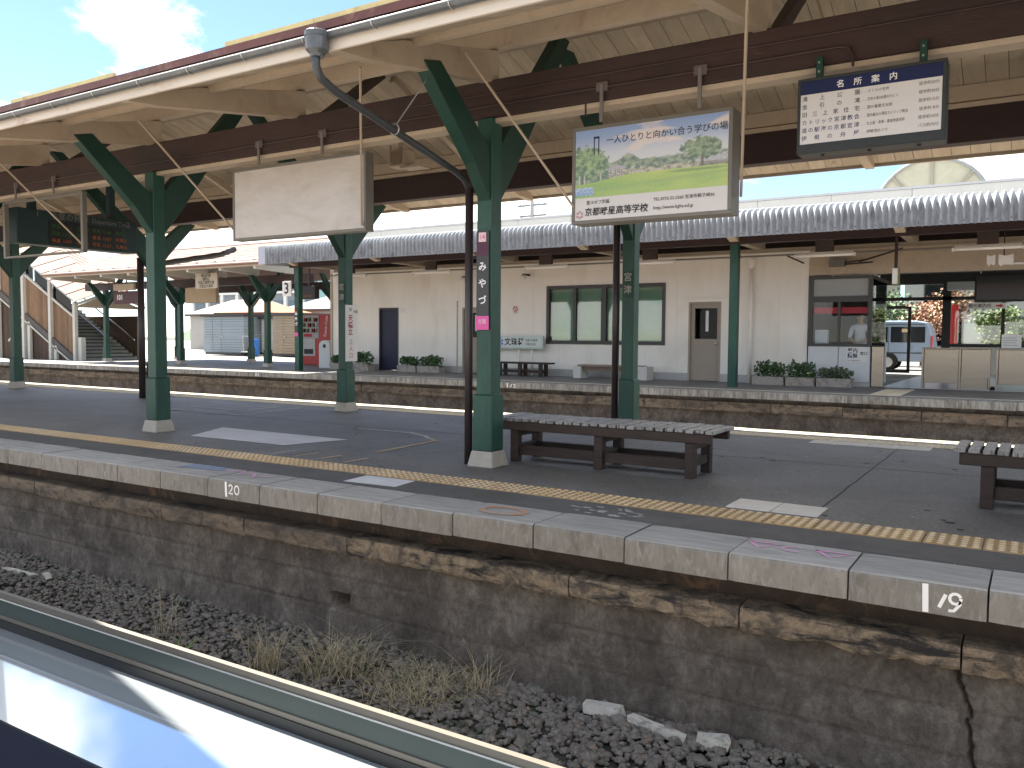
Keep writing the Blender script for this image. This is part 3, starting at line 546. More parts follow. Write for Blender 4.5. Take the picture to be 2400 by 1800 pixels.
# beams along the platform
NBX = -4.08; FBX = -4.21; PITCH = 4.65
MB().box(XC0, XC1, 6.085, 6.27, 3.005, 3.325).build('near_beam', maroon_m, can, .008)
MB().box(XC0, XC1, 6.10, 6.255, 2.962, 3.003).build('near_beam_strip', cream_m, can, .004)
MB().box(XC0, XC1, 9.33, 9.51, 3.055, 3.385).build('far_beam', maroond_m, can, .008)
MB().box(XC0, XC1, 9.34, 9.50, 3.388, 3.44).build('far_beam_strip', cream_m, can, .004)
MB().box(XC0, XC1, RY - .05, RY + .05, RZ - .15, RZ - .03).build('ridge_beam', M('ridge_paint', (.30, .24, .18), .6, .15, 3, stretch=(.3, 1, 1)), can, .004)
for yy, hh in ((5.05, .06), (9.42, .16), (10.0, .06)): MB().box(XC0, XC1, yy - .03, yy + .03, cz(yy) - hh, cz(yy) - .004).build('purlin', cream_m, can)
MB().box(XC0, XC1, 6.13, 6.22, 3.602, cz(6.13) - .004).build('purlin', cream_m, can)
MB().tube([(XC0, 6.07, 3.10), (-2.0, 6.07, 3.10), (-1.22, 6.07, 3.105), (-1.15, 6.065, 3.09), (-1.12, 6.06, 3.03), (-1.12, 6.06, 2.96)], .009, 6).build('conduit', maroon_m, can)
MB().tube([(-4.9, 6.073, 3.205), (XC1, 6.073, 3.205)], .007, 6).build('conduit', maroon_m, can)
# cantilever rafters at posts and mid bays
def rafter(x, mid):
    w = .05
    MB().prism([(NY + .02, NZ + .02), (NY + .02, 3.035), (4.5, 3.055), (6.2, 3.328), (6.2, 3.60), (4.9, cz(4.9) - .004)], x - w, x + w).build('rafter', cream_m, can, .004)
    MB().prism([(9.42, cz(9.42) - .004), (9.42, 3.388), (10.3, 3.16), (FY + .02, 3.14), (FY + .02, FZ - .002)], x - w, x + w).build('rafter', cream_m, can, .004)
for k in range(-2, 7):
    for mid in (0, 1):
        x = NBX - PITCH * (k + .5 * mid); rafter(x + .0, mid)
        if mid:
            MB().bar((x, 6.29, 3.25), (x, 7.40, RZ - .16), .09, .10).build('diagonal_strut', M('strut_brown', (.06, .05, .045), .6, .1, 3), can)
            MB().bar((x, 9.30, 3.36), (x, 7.60, RZ - .16), .07, .08).build('diagonal_strut', cream_m, can)
# posts
def post(x, y, d, px=.155):
    p = MB().box(x - px / 2, x + px / 2, y - px / 2, y + px / 2, .60, 3.0).build('post', green_m, can, .006)
    MB().box(x - .1, x + .1, y - .1, y + .1, .135, .635).build('casing', green_m, p, .012)
    MB().frustum(x, y, .27, .27, .215, .215, 0.0, .138).build('plinth', M('plinth_concrete', (.42, .39, .34), .9, .15, 12, .3, 60) if 'plinth_concrete' not in bpy.data.materials else bpy.data.materials['plinth_concrete'], p, .008)
    yn = y - d * (.95 if d > 0 else .85); zn = 3.22 if d > 0 else 3.19; yi = y + d * (1.27 if d > 0 else 1.75); zi = 4.06
    MB().prism([(y - d * .06, 2.28), (y - d * .30, 2.58), (yn - d * .04, zn + .01), (yn + d * .17, zn + .06), (y - d * .065, 2.72)] if d > 0 else [(y - d * .065, 2.72), (yn + d * .17, zn + .06), (yn - d * .04, zn + .01), (y - d * .30, 2.58), (y - d * .06, 2.28)], x - .062, x + .062).build('brace', greend_m, p, .006)
    MB().prism([(y + d * .06, 2.28), (y + d * .065, 2.78), (yi - d * .12, zi), (yi + d * .06, zi - .01), (y + d * .30, 2.58)] if d > 0 else [(y + d * .30, 2.58), (yi + d * .06, zi - .01), (yi - d * .12, zi), (y + d * .065, 2.78), (y + d * .06, 2.28)], x - .062, x + .062).build('brace', greend_m, p, .006)
    return p
for k in range(-2, 6):
    post(NBX - PITCH * k, 6.13, 1); post(FBX - PITCH * k, 9.42, -1)
# rain pipe from the gutter to the near post
rp = thing('rain_pipe', 'grey sloping rain pipe with hopper from gutter to the front post', 'drainpipe', (-4.27, 6.2, 0))
MB().lathe([(.045, 2.965), (.05, 2.985), (.075, 3.01), (.078, 3.09), (.084, 3.095), (.084, 3.125), (.078, 3.13)], -4.10, 4.10, 18).build('hopper', gutter_m, rp, smooth=False)
MB().tube([(-4.10, 4.085, 2.99), (-4.10, 4.09, 2.90), (-4.11, 4.14, 2.845), (-4.13, 4.3, 2.80), (-4.27, 5.9, 2.54), (-4.285, 6.05, 2.50), (-4.285, 6.12, 2.42)], .029, 12).build('sloping_pipe', pipe_m, rp, smooth=True)
MB().tube([(-4.285, 6.12, 2.44), (-4.285, 6.12, .0)], .036, 12).build('standing_pipe', pipeb_m, rp, smooth=True)
MB().tube([(-4.17, 4.98, 2.72), (-4.06, 5.3, 3.20)], .005, 5).build('hanger_wire', steel_m, rp)
MB().tube([(-4.17 + .042 * math.cos(R(a)), 4.97, 2.69 + .042 * math.sin(R(a))) for a in range(0, 361, 30)], .006, 5).build('pipe_ring', steel_m, rp)
rp2 = thing('rain_pipe', 'dark vertical rain pipe beside the post behind the bench', 'drainpipe', (-4.40, 9.42, 0)); MB().tube([(-4.40, 9.42, 2.9), (-4.40, 9.42, .0)], .045, 12).build('standing_pipe', pipeb_m, rp2, smooth=True)
rp3 = thing('rain_pipe', 'dark vertical rain pipe beside the left near post', 'drainpipe', (-13.4, 9.3, 0)); MB().tube([(-13.62, 9.25, 2.5), (-13.62, 9.25, .0)], .06, 12).build('standing_pipe', pipeb_m, rp3, smooth=True)
MB().tube([(-13.62, 9.25, 2.42), (-13.55, 9.5, 2.40), (-12.9, 10.4, 2.62), (-12.85, 10.7, 2.75)], .05, 10).build('sloping_pipe', pipe_m, rp3, smooth=True)
# electrical box under the ceiling
eb = thing('speaker_box', 'cream loudspeaker box under the canopy left of the front post', 'loudspeaker', (-6.6, 8.0, 3.2))
B('casing', cream_m, eb, -6.72, -6.48, 7.9, 8.1, 3.17, 3.37, .008); B('grille', M('grille_brown', (.25, .2, .15), .7, .2, 30), eb, -6.69, -6.51, 7.89, 7.899, 3.19, 3.35); MB().tube([(-6.76, 7.98, 3.2), (-6.76, 7.98, 3.45)], .012, 6).build('bracket', rod_m, eb); B('mounting_arm', cream_m, eb, -6.62, -6.58, 7.96, 8.0, 3.37, 3.80); B('tray', cream_m, eb, -6.55, -6.25, 7.9, 8.1, 3.14, 3.165)

# ---------------------------------------------------------------- hanging signs
def hangers(p, xs, yc, z):
    for x in xs:
        MB().box(x - .014, x + .014, yc - .008, yc + .008, z, 3.12).build('hanger', M('hanger_grey', (.16, .15, .145), .5, .1, 4) if 'hanger_grey' not in bpy.data.materials else bpy.data.materials['hanger_grey'], p); B('hanger_clip', M('clip', (.12, .10, .10), .5, .1, 4) if 'clip' not in bpy.data.materials else bpy.data.materials['clip'], p, x - .05, x + .05, 6.06, 6.083, 3.07, 3.14)
def rods(p, pts):
    for a, b in pts: MB().tube([a, b], .011, 6).build('stay_rod', rod_m, p)
def lightbox(name, label, cat, x0, x1, z0, z1, y0, y1, fmat, face, brd=.035):
    t = thing(name, label, cat, ((x0 + x1) / 2, (y0 + y1) / 2, z0))
    B('casing', fmat, t, x0 + .004, x1 - .004, y0 + .012, y1, z0 + .004, z1 - .004)
    for n_, a in (('frame_bar', (x0, x1, y0, y0 + .03, z0, z0 + brd)), ('frame_bar', (x0, x1, y0, y0 + .03, z1 - brd, z1)), ('frame_bar', (x0, x0 + brd, y0, y0 + .03, z0 + brd, z1 - brd)), ('frame_bar', (x1 - brd, x1, y0, y0 + .03, z0 + brd, z1 - brd))): B(n_, fmat, t, *a, bevel=.003)
    if face: B('face', face, t, x0 + brd, x1 - brd, y0 + .006, y0 + .011, z0 + brd, z1 - brd)
    return t
YS = 6.15
# blank light box
bl = lightbox('blank_light_box', 'blank faded white advertising light box hanging between the two green posts', 'sign', -7.42, -5.52, 2.145, 2.905, YS, 6.27, alu_m, blank_m, .03)
hangers(bl, (-6.9, -6.0), 6.06, 2.9); rods(bl, [((-7.42, 6.2, 2.24), (-8.02, 5.45, 3.36)), ((-5.56, 6.14, 2.2), (-4.72, 5.2, 3.30)), ((-5.56, 6.14, 2.2), (-4.5, 4.9, 3.2))][:2])
# empty frame at the far left
ef = thing('empty_sign_frame', 'empty pale metal sign frame hanging at far left, departure board seen through it', 'sign frame', (-11.2, 6.2, 2.15))
x0, x1, z0, z1 = -12.12, -10.22, 2.165, 2.925
for a in ((x0, x1, YS, 6.21, z0, z0 + .025), (x0, x1, YS, 6.21, z1 - .025, z1), (x0, x0 + .05, YS, 6.21, z0 + .025, z1 - .025), (x1 - .05, x1, YS, 6.21, z0 + .025, z1 - .025)): B('frame_bar', alu_m, ef, *a, bevel=.003)
hangers(ef, (-11.6, -10.7), 6.06, 2.92); rods(ef, [((-10.3, 6.2, 2.26), (-10.75, 5.3, 3.32))])
# school advertisement with printed landscape
ad = lightbox('school_advertisement', 'advertising light box with a lawn and trees picture and black Japanese lettering', 'sign', -3.285, -1.955, 2.055, 2.835, YS, 6.35, alu_m, signw_m, .03)
hangers(ad, (-2.98, -2.18), 6.06, 2.83); MB().tube([(-3.14, 6.10, 3.10), (-3.14, 6.10, 2.90)], .008, 6).build('cable', maroon_m, ad)
rods(ad, [((-3.27, 6.16, 2.20), (-3.93, 5.55, 3.38)), ((-1.93, 6.3, 2.2), (-1.55, 5.1, 3.25))])
def smooth01(a, b, x): t = max(0, min(1, (x - a) / (b - a))); return t * t * (3 - 2 * t)
def lerp3(a, b, t): return tuple(a[i] * (1 - t) + b[i] * t for i in range(3))
def landscape(u, v):                        # printed picture: sky, trees, low houses, lawn (u right, v up)
    F = lambda a, b, z: noise.fractal(Vector((u * a, v * b, z)), 1, 2, 6)
    n1 = F(3.0, 5, 1); n2 = F(26, 15, 5); n3 = F(70, 40, 9); n4 = F(8, 5, 3)
    c = lerp3((.50, .56, .68), (.20, .32, .60), smooth01(.55, 1.0, v)); c = lerp3(c, (.74, .64, .60), .85 * smooth01(.05, .5, n1)); c = lerp3(c, (.66, .67, .70), .7 * smooth01(.8, .45, v))
    fol = lambda dk, lt, sh: lerp3(dk, lt, max(0, min(1, .5 + 1.1 * n2 + .5 * n3 + sh)))
    hill = .49 + .03 * n4 + .02 * n2 + .10 * math.exp(-((u - .37) / .06) ** 2)
    c = lerp3(c, fol((.10, .17, .15), (.33, .41, .30), (v - .45) * 1.5), smooth01(hill + .012, hill - .012, v))
    mid = .37 + .03 * n2 + .02 * n4
    if u > .24: c = lerp3(c, fol((.22, .23, .20), (.58, .55, .46), 0), smooth01(mid + .02, mid - .02, v))
    rf = .455 - abs(u - .285) * .8
    if .385 < v < rf and .2 < u < .36: c = lerp3((.33, .35, .42), (.45, .46, .52), .5 + n3)
    if .28 < v <= .385 and .235 < u < .335: c = lerp3((.22, .22, .22), (.55, .53, .5), smooth01(-.1, .3, math.sin(u * 420) * .3 + n3))
    if u > .80 and .36 < v < .40 + (u - .80) * .35: c = lerp3((.36, .39, .45), (.50, .52, .56), .5 + n3)
    if u > .82 and .28 < v <= .36: c = lerp3((.16, .17, .16), (.34, .33, .28), .5 + n2)
    tr = ((u - .845) / .125) ** 2 + ((v - .56) / .15) ** 2 + .75 * n2 + .3 * n3
    c = lerp3(c, fol((.08, .15, .10), (.30, .40, .25), (v - .55) * 1.6), smooth01(1.05, .9, tr))
    if abs(u - .845 - .004 * n3) < .009 and .27 < v < .46: c = (.13, .12, .10)
    tl = ((u - .09) / .14) ** 2 + ((v - .50) / .25) ** 2 + .8 * n2 + .3 * n3
    c = lerp3(c, fol((.07, .16, .11), (.34, .48, .24), (v - .5) * 1.2 + (u - .1)), smooth01(1.05, .9, tl))
    for uu in (.03, .065, .18):
        if abs(u - uu - .003 * n3) < .005 and .12 < v < .34: c = (.52, .51, .46)
    lawn = .20 + .10 * smooth01(0, .45, u) + .006 * n4
    g_ = lerp3((.24, .42, .11), (.46, .58, .14), max(0, min(1, .45 + .5 * n1 + (u - .5) * .5 + .25 * n3))); g_ = lerp3(g_, (.26, .36, .16), .55 * smooth01(.025, .0, abs(v - .08 - .13 * u))); g_ = lerp3(g_, (.14, .24, .10), .8 * smooth01(.03, .0, abs(v - .262) + .2 * max(0, abs(u - .82) - .12)))
    c = lerp3(c, g_, smooth01(lawn + .006, lawn - .006, v))
    if u < .13 and .03 < v < .15: c = lerp3((.13, .28, .56), (.48, .58, .74), max(0, min(1, .4 + n3 + (v - .09) * 5)))
    return lerp3(c, (.55, .55, .56), .14)
def printed(name, x0, x1, z0, z1, y, nx, nz, fn, mat, parent):
    mb = MB(); vs = [(x0 + (x1 - x0) * i / nx, y, z0 + (z1 - z0) * j / nz) for j in range(nz + 1) for i in range(nx + 1)]
    fs = [(j * (nx + 1) + i, j * (nx + 1) + i + 1, (j + 1) * (nx + 1) + i + 1, (j + 1) * (nx + 1) + i) for j in range(nz) for i in range(nx)]
    o = mb.add(vs, fs).build(name, mat, parent); a = o.data.color_attributes.new('print', 'FLOAT_COLOR', 'POINT'); buf = []
    for j in range(nz + 1):
        for i in range(nx + 1): buf += [*fn(i / nx, j / nz), 1]
    a.data.foreach_set('color', buf); return o
printm = VCOL('printed_picture')
printed('printed_picture', -3.253, -1.987, 2.265, 2.803, YS + .003, 300, 135, landscape, printm, ad)
yt = YS + .0015
text('一人ひとりと向かい合う学びの場', ad, ink, (-2.98, yt, 2.70), .066, align='LEFT', bold=.006)
text('聖ヨゼフ学園', ad, ink, (-3.15, yt, 2.222), .034); text('京都暁星高等学校', ad, ink, (-3.165, yt, 2.145), .069, bold=.012)
text('TEL.0772-22-2560 宮津市獅子崎30', ad, ink, (-2.57, yt, 2.205), .033); text('http://www.kghs.ed.jp', ad, ink, (-2.57, yt, 2.14), .037)
for k in range(6): a = k * PI / 3; MB().lathe([(.012, 0), (.012, .001)], 0, 0, 8)
em = MB()
for k in range(6):
    a = k * PI / 3 + .5; cx, czz = -3.212 + .024 * math.cos(a), 2.13 + .024 * math.sin(a); em.add([(cx + .010 * math.cos(q * PI / 4), yt, czz + .010 * math.sin(q * PI / 4)) for q in range(8)], [tuple(range(8))])
em.build('school_emblem', M('emblem_pink', (.5, .25, .3), .5, .02, 2), ad)
bt = MB()
for xx in (-3.085, -3.045): bt.box(xx - .004, xx + .004, YS + .001, YS + .0025, 2.60, 2.74)
bt.box(-3.09, -3.04, YS + .001, YS + .0024, 2.73, 2.745); bt.build('bell_tower_print', navyink, ad)
# sightseeing guide board
gd = thing('guide_board', 'dark framed sightseeing guide board with navy header and Japanese list', 'sign', (-1.0, 6.0, 2.4))
gx0, gx1, gz0, gz1, gy = -1.455, -.545, 2.395, 2.90, 5.98
B('casing', signdark, gd, gx0, gx1, gy + .012, gy + .16, gz0, gz1, .006)
for a in ((gx0, gx1, gy, gy + .02, gz0, gz0 + .065), (gx0, gx1, gy, gy + .02, gz1 - .02, gz1), (gx0, gx0 + .02, gy, gy + .02, gz0 + .065, gz1 - .02), (gx1 - .025, gx1, gy, gy + .02, gz0 + .065, gz1 - .02)): B('frame_bar', signdark, gd, *a, bevel=.003)
B('header_panel', navy_m, gd, gx0 + .02, gx1 - .025, gy + .005, gy + .011, gz1 - .107, gz1 - .021); B('list_panel', signw_m, gd, gx0 + .02, gx1 - .025, gy + .005, gy + .011, gz0 + .066, gz1 - .108)
for i, ch in enumerate('名所案内'): text(ch, gd, white_ink, (-1.18 + .108 * i, gy + .004, gz1 - .068), .052, align='CENTER', bold=.01)
rows = [('滝上公園', 'さくらの名所', '徒歩約20分'), ('金引の滝', '日本の滝100選のひとつ', '徒歩約30分'), ('旧三上家住宅', '国の重要文化財', '徒歩約15分'), ('カトリック宮津教会', '国内最古の現役カトリック教会', '徒歩約 8分'), ('道の駅海の京都宮津', 'お土産・食事・農産物直売所', '徒歩約10分'), ('伊根の舟屋', '伊根湾めぐり', 'バス約70分')]
for i, (a, b, c_) in enumerate(rows):
    zz = gz1 - .108 - .031 - i * .0527
    for j, ch in enumerate(a): text(ch, gd, navyink if i > 2 else ink, (gx0 + .048 + .335 * j / (len(a) - 1), gy + .004, zz), .036, align='CENTER', bold=.006)
    text('……', gd, ink, (gx0 + .405, gy + .004, zz), .02); text(b, gd, ink, (gx0 + .445, gy + .004, zz), .0245, sx=.9 if len(b) < 12 else .72); text(c_, gd, ink, (gx1 - .04, gy + .004, zz), .0265, align='RIGHT', sx=.9)
for x in (-1.33, -.69):
    B('hanger_plate', greend_m, gd, x - .022, x + .022, gy + .05, gy + .10, gz1, 3.05, .003)
    for zz in (2.95, 3.01): MB().tube([(x, gy + .05, zz), (x, gy + .042, zz)], .007, 8).build('bolt', steel_m, gd)
for x in (-1.3, -1.0, -.7): MB().tube([(x, gy + .08, gz0), (x, gy + .08, gz0 - .012)], .012, 8).build('bolt', signdark, gd)
# departure board across the platform
dp = thing('departure_board', 'dark electronic departure board across the platform at far left', 'departure board', (-13, 7.8, 2.5))
dz0, dz1 = 2.50, 3.03
B('casing', teal_m, dp, -13.3, -13.012, 6.80, 8.78, dz0, dz1, .01); B('screen', black_m, dp, -13.011, -13.005, 7.28, 8.50, dz0 + .03, dz1 - .14)
for yy in (7.1, 8.4): B('hanger', teal_m, dp, -13.2, -13.1, yy - .05, yy + .05, dz1, cz(yy) - .002)
tx = lambda s, y, z, sz, m_, b_=0: text(s, dp, m_, (-13.0, y, z), sz, (0, 1, 0), (0, 0, 1), bold=b_)
tx('今度の発車', 7.30, dz1 - .07, .125, dim_ink, .01); tx('Departure Time', 7.98, dz1 - .075, .10, dim_ink, .005); tx('1', 7.08, dz1 - .07, .12, dim_ink, .01); tx('2', 8.58, dz1 - .07, .14, dim_ink, .01)
for i in range(3):
    for q, (ya_, ws) in enumerate(((7.32, (('普通', '12:34', '西舞鶴'), ('特急', '12:58', '京都'), ('快速', '13:07', '福知山'))), (7.98, (('普通', '12:40', '豊岡'), ('普通', '13:05', '天橋立'), ('特急', '13:21', '久美浜'))))):
        for w_, dy_ in zip(ws[i], (0, .17, .40)): tx(w_, ya_ + dy_, dz0 + .30 - i * .11, .07, led_g if i < 2 - q else led_r)
# station name plate on the front post
npz = thing('station_name_plate', 'black vertical station name plate with white kana and pink squares on front post', 'sign', (-4.08, 6.05, 1.3))
py = 6.13 - .0775 - .006
B('plate', plate_m, npz, -4.148, -4.02, py - .012, py, 1.315, 2.045, .002); B('plum_band', plum_m, npz, -4.145, -4.023, py - .0145, py - .0122, 1.83, 1.945); B('number_tile', ppink_m, npz, -4.123, -4.048, py - .0155, py - .0122, 1.95, 2.03); B('direction_tile', pink_m, npz, -4.152, -4.016, py - .0155, py - .0122, 1.195, 1.315)
text('14', npz, pink_m, (-4.086, py - .017, 1.99), .055, align='CENTER', bold=.01); text('方面', npz, ppink_m, (-4.084, py - .017, 1.265), .042, align='CENTER', bold=.01)
for ch, zz in (('み', 1.735), ('や', 1.59), ('づ', 1.445)): text(ch, npz, white_ink, (-4.084, py - .0135, zz), .085, align='CENTER', bold=.02)
# small plates on the far posts and a white vertical advertisement
for x, lab in ((FBX, 'small vertical plate with worn white characters on post behind the bench'), (FBX - PITCH, 'small vertical plate with worn white characters on post by the white advertisement')):
    t = thing('post_plate', lab, 'sign', (x, 9.33, 1.6), 'plates on the far posts'); fy = 9.42 - .0775
    B('plate', greend_m, t, x - .06, x + .06, fy - .008, fy - .001, 1.62, 1.94)
    for i, ch in enumerate('宮津'): text(ch, t, M('worn_ink', (.35, .33, .3), .6, .1, 9) if 'worn_ink' not in bpy.data.materials else bpy.data.materials['worn_ink'], (x, fy - .0095, 1.86 - i * .15), .11, align='CENTER', bold=.01)
va = thing('vertical_advertisement', 'narrow white vertical board with crimson characters fixed to a far green post', 'sign', (-8.76, 9.33, .7)); fy = 9.33
vx = FBX - PITCH + .0785
B('board', signw_m, va, vx, vx + .02, fy, fy + .24, .755, 1.60, .002)
for i, ch in enumerate('天橋立'): text(ch, va, purple_ink, (vx + .0215, fy + .09, 1.40 - i * .105), .105, (0, 1, 0), (0, 0, 1), 'CENTER', .02)
text('名勝', va, ink, (vx + .0215, fy + .20, 1.50), .05, (0, 1, 0), (0, 0, 1), 'CENTER'); text('宿', va, navyink, (vx + .0215, fy + .09, 1.53), .06, (0, 1, 0), (0, 0, 1), 'CENTER')
for i, s_ in enumerate(('三', '人', '口')): text(s_, va, purple_ink if i else ink, (vx + .0215, fy + .10, 1.04 - i * .10), .085, (0, 1, 0), (0, 0, 1), 'CENTER')

# ---------------------------------------------------------------- benches on the island
def bench(name, lab, x0, x1, y0, y1, zt, legs, grp):
    t = thing(name, lab, 'bench', ((x0 + x1) / 2, (y0 + y1) / 2, 0), grp); n = int((x1 - x0) / .082)
    me, c = MB().box(-.034, .034, y0, y1, zt - .028, zt).mesh('slat', slat_m)
    for k in range(n):
        o = bpy.data.objects.new('slat', me); link(o, t, (x0 + (k + .5) * (x1 - x0) / n, c.y + random.uniform(-.006, .006), c.z + random.uniform(-.003, .003))); b = o.modifiers.new('b', 'BEVEL'); b.width = .004; b.segments = 1
    ya, yb = y0 + .05, y1 - .05
    for yy in (ya, yb): B('rail', bench_m, t, x0 + .04, x1 - .04, yy - .028, yy + .028, zt - .11, zt - .0285, .004)
    for x in legs:
        for yy in (ya + .03, yb - .03): B('leg', bench_m, t, x - .04, x + .04, yy - .04, yy + .04, 0, zt - .111, .005)
        B('cross_rail', bench_m, t, x - .025, x + .025, ya + .075, yb - .075, zt - .17, zt - .112); B('foot_rail', bench_m, t, x - .025, x + .025, ya + .075, yb - .075, .09, .16)
    for a, b_ in zip(legs[:-1], legs[1:]): B('stretcher', bench_m, t, a + .041, b_ - .041, (ya + yb) / 2 - .03, (ya + yb) / 2 + .03, .06, .15, .004) if False else [B('stretcher', bench_m, t, a + .041, b_ - .041, yy - .02, yy + .02, .06, .15, .004) for yy in (ya + .05, yb - .05)]
    return t
bench('slatted_bench', 'long dark slatted wooden bench beside the front green post', -4.27, -2.14, 6.44, 6.98, .40, (-4.03, -3.18, -2.36), 'slatted benches on the island platform')
bench('slatted_bench', 'dark slatted wooden bench cut off by the right edge of the photo', -.47, 1.66, 6.40, 6.98, .40, (-.26, .60, 1.44), 'slatted benches on the island platform')

# ================================================================== STATION BUILDING
WY = 21.8
sb = thing('station_building', 'long cream station building with grey corrugated eave across the tracks', 'building', (-12, 22, 0))
OPEN = [(-18.97, -18.12, 0, 2.10), (-15.51, -14.70, 0, 2.07), (-12.44, -8.70, .95, 2.66), (-8.03, -7.14, 0, 2.12)]
seams = [-21.1 + .91 * k for k in range(18)] + [-4.92]
cuts = sorted(set(seams + [o[0] for o in OPEN] + [o[1] for o in OPEN]))
for a, b in zip(cuts[:-1], cuts[1:]):
    if b - a < .02: continue
    ga = .0016 if any(abs(a - s_) < 1e-6 for s_ in seams) else 0; gb = .0016 if any(abs(b - s_) < 1e-6 for s_ in seams) else 0
    mid = (a + b) / 2; op = [o for o in OPEN if o[0] < mid < o[1]]
    if not op: B('wall_panel', swall_m, sb, a + ga, b - gb, WY, WY + .12, .205, 3.34)
    else:
        o = op[0]; B('wall_panel', swall_m, sb, a + ga, b - gb, WY, WY + .12, o[3], 3.34)
        if o[2] > .3: B('wall_panel', swall_m, sb, a + ga, b - gb, WY, WY + .12, .205, o[2])
pl = [-21.1, -18.97, -18.12, -15.51, -14.70, -8.03, -7.14, -4.92]
for a, b in zip(pl[0::2], pl[1::2]): B('plinth', plinth_m, sb, a, b, WY - .008, WY + .12, 0, .203)
B('wall_core', soffit_m, sb, -21.08, -4.95, WY + .125, WY + .16, 2.70, 3.34)
B('interior_back_wall', lightpanel, sb, -21.1, -4.95, 24.6, 24.7, 0, 4.0)
B('end_wall', swall_m, sb, -21.1, -20.98, WY + .122, 27, 0, 4.0); B('corner_trim', cream_m, sb, -21.2, -21.102, WY - .03, WY + .1, 0, 3.5)
# doors
def door(x0, x1, z1, mat, glass, lab):
    d = B('door', mat, sb, x0 + .05, x1 - .05, WY + .05, WY + .09, .012, z1 - .05, label=lab)
    fm = door_m if mat is door_m else frame_m
    for a in ((x0, x0 + .05, WY - .012, WY + .1, .0, z1), (x1 - .05, x1, WY - .012, WY + .1, .0, z1), (x0 + .05, x1 - .05, WY - .012, WY + .1, z1 - .05, z1)): B('door_frame', fm, d, *a)
    if glass: B('door_pane', darkglass, d, x0 + .16, x1 - .12, WY + .043, WY + .049, 1.13, z1 - .17); B('pane_back', black_m, d, x0 + .16, x1 - .12, WY + .0495, WY + .0498, 1.13, z1 - .17); B('notice_strip', whitepanel, d, x0 + .46, x0 + .54, WY + .040, WY + .0425, 1.33, z1 - .24); MB().lathe([(.03, .98), (.035, 1.0), (.03, 1.03)], x1 - .14, WY + .01, 10).build('door_handle', steel_m, d)
door(-18.97, -18.12, 2.10, navy_door, False, 'dark navy door'); door(-15.51, -14.70, 2.07, door_m, True, 'beige door half hidden by the front post'); door(-8.03, -7.14, 2.12, door_m, True, 'beige door with dark window pane')
# window
wx0, wx1, wz0, wz1 = -12.44, -8.70, .95, 2.66
wf = B('window', frame_m, sb, wx0, wx1, WY - .03, WY + .1, wz0, wz0 + .10)
for a in ((wx0, wx1, WY - .03, WY + .1, wz1 - .09, wz1), (wx0, wx0 + .09, WY - .03, WY + .1, wz0 + .10, wz1 - .09), (wx1 - .09, wx1, WY - .03, WY + .1, wz0 + .10, wz1 - .09)): B('window_frame', frame_m, wf, *a)
for xm, wd in ((-11.5, .045), (-10.57, .075), (-9.64, .045)): B('mullion', frame_m, wf, xm - wd, xm + wd, WY - .02, WY + .08, wz0 + .10, wz1 - .09)
for a, b in ((-12.35, -11.545), (-11.455, -10.645), (-10.495, -9.685), (-9.595, -8.79)): B('window_pane', pane_m, wf, a, b, WY + .03, WY + .036, wz0 + .1, wz1 - .09)
mb = MB()
for k in range(44): z = wz0 + .12 + k * .034; mb.add([(wx0 + .1, WY + .13, z), (wx1 - .1, WY + .13, z), (wx1 - .1, WY + .155, z + .026), (wx0 + .1, WY + .155, z + .026)], [(0, 1, 2, 3)])
o = mb.build('window_blind', blind_m, wf); o['kind'] = 'stuff'; B('blind_back', blind_m, wf, wx0 + .1, wx1 - .1, WY + .17, WY + .18, wz0 + .1, wz1 - .09)
# eave: corrugated sheet with rounded top, dark soffit beam, brackets
mb = MB(); path = [(18.30, 3.365), (18.30, 3.5), (18.30, 3.65), (18.30, 3.76), (18.315, 3.83), (18.36, 3.89), (18.43, 3.93), (18.53, 3.955), (19.6, 4.06), (21.9, 4.28)]
nrm = [(-1, 0)] * 4 + [(-.95, .3), (-.8, .6), (-.5, .85), (-.2, .98), (-.1, 1), (-.1, 1)]
xs = []; x = -20.55
while x < 3.2: xs.append(x); x += .13 / 8
vs = []
for x in xs:
    w_ = .036 * math.cos(2 * PI * x / .13)
    for (y, z), (ny, nz) in zip(path, nrm): vs.append((x, y + ny * w_, z + nz * w_))
k = len(path); fs = [(i * k + j, (i + 1) * k + j, (i + 1) * k + j + 1, i * k + j + 1) for i in range(len(xs) - 1) for j in range(k - 1)]
mb.add(vs, fs).build('corrugated_eave', corr_m, sb, smooth=True)
B('eave_end_plate', M('end_plate', (.42, .46, .52), .6, .08, 3), sb, -20.87, -20.56, 18.27, 18.33, 3.36, 3.93); MB().prism([(18.331, 3.36), (18.331, 3.93), (22.0, 4.28), (22.0, 3.45)], -20.87, -20.84).build('eave_end_plate', M('end_plate_b', (.42, .46, .52), .6, .08, 3), sb)
for k in range(60): MB().tube([(-20.4 + .39 * k + .0, 18.272, 3.43), (-20.4 + .39 * k, 18.262, 3.43)], .012, 6).build('fixing_bolt', gasket_m, sb)
B('eave_board', soffit_m, sb, -20.8, 3.2, 18.42, 21.78, 3.80, 3.83)
B('eave_beam', maroond_m, sb, -20.8, 3.2, 19.5, 19.72, 3.35, 3.68); B('eave_beam_trim', cream_m, sb, -20.8, 3.2, 21.55, 21.78, 3.34, 3.42); B('conduit_tray', M('conduit_grey', (.2, .19, .17), .6, .1, 3), sb, -20.8, 3.2, 21.3, 21.36, 3.20, 3.24)
for xx in (-20.5, -17.0, -13.5, -10.0, -6.1, -2.55, .9): MB().prism([(18.5, 3.66), (18.5, 3.78), (21.75, 3.78), (21.75, 3.40), (19.75, 3.40), (19.45, 3.40)], xx - .10, xx + .10).build('eave_bracket', cream_m, sb)
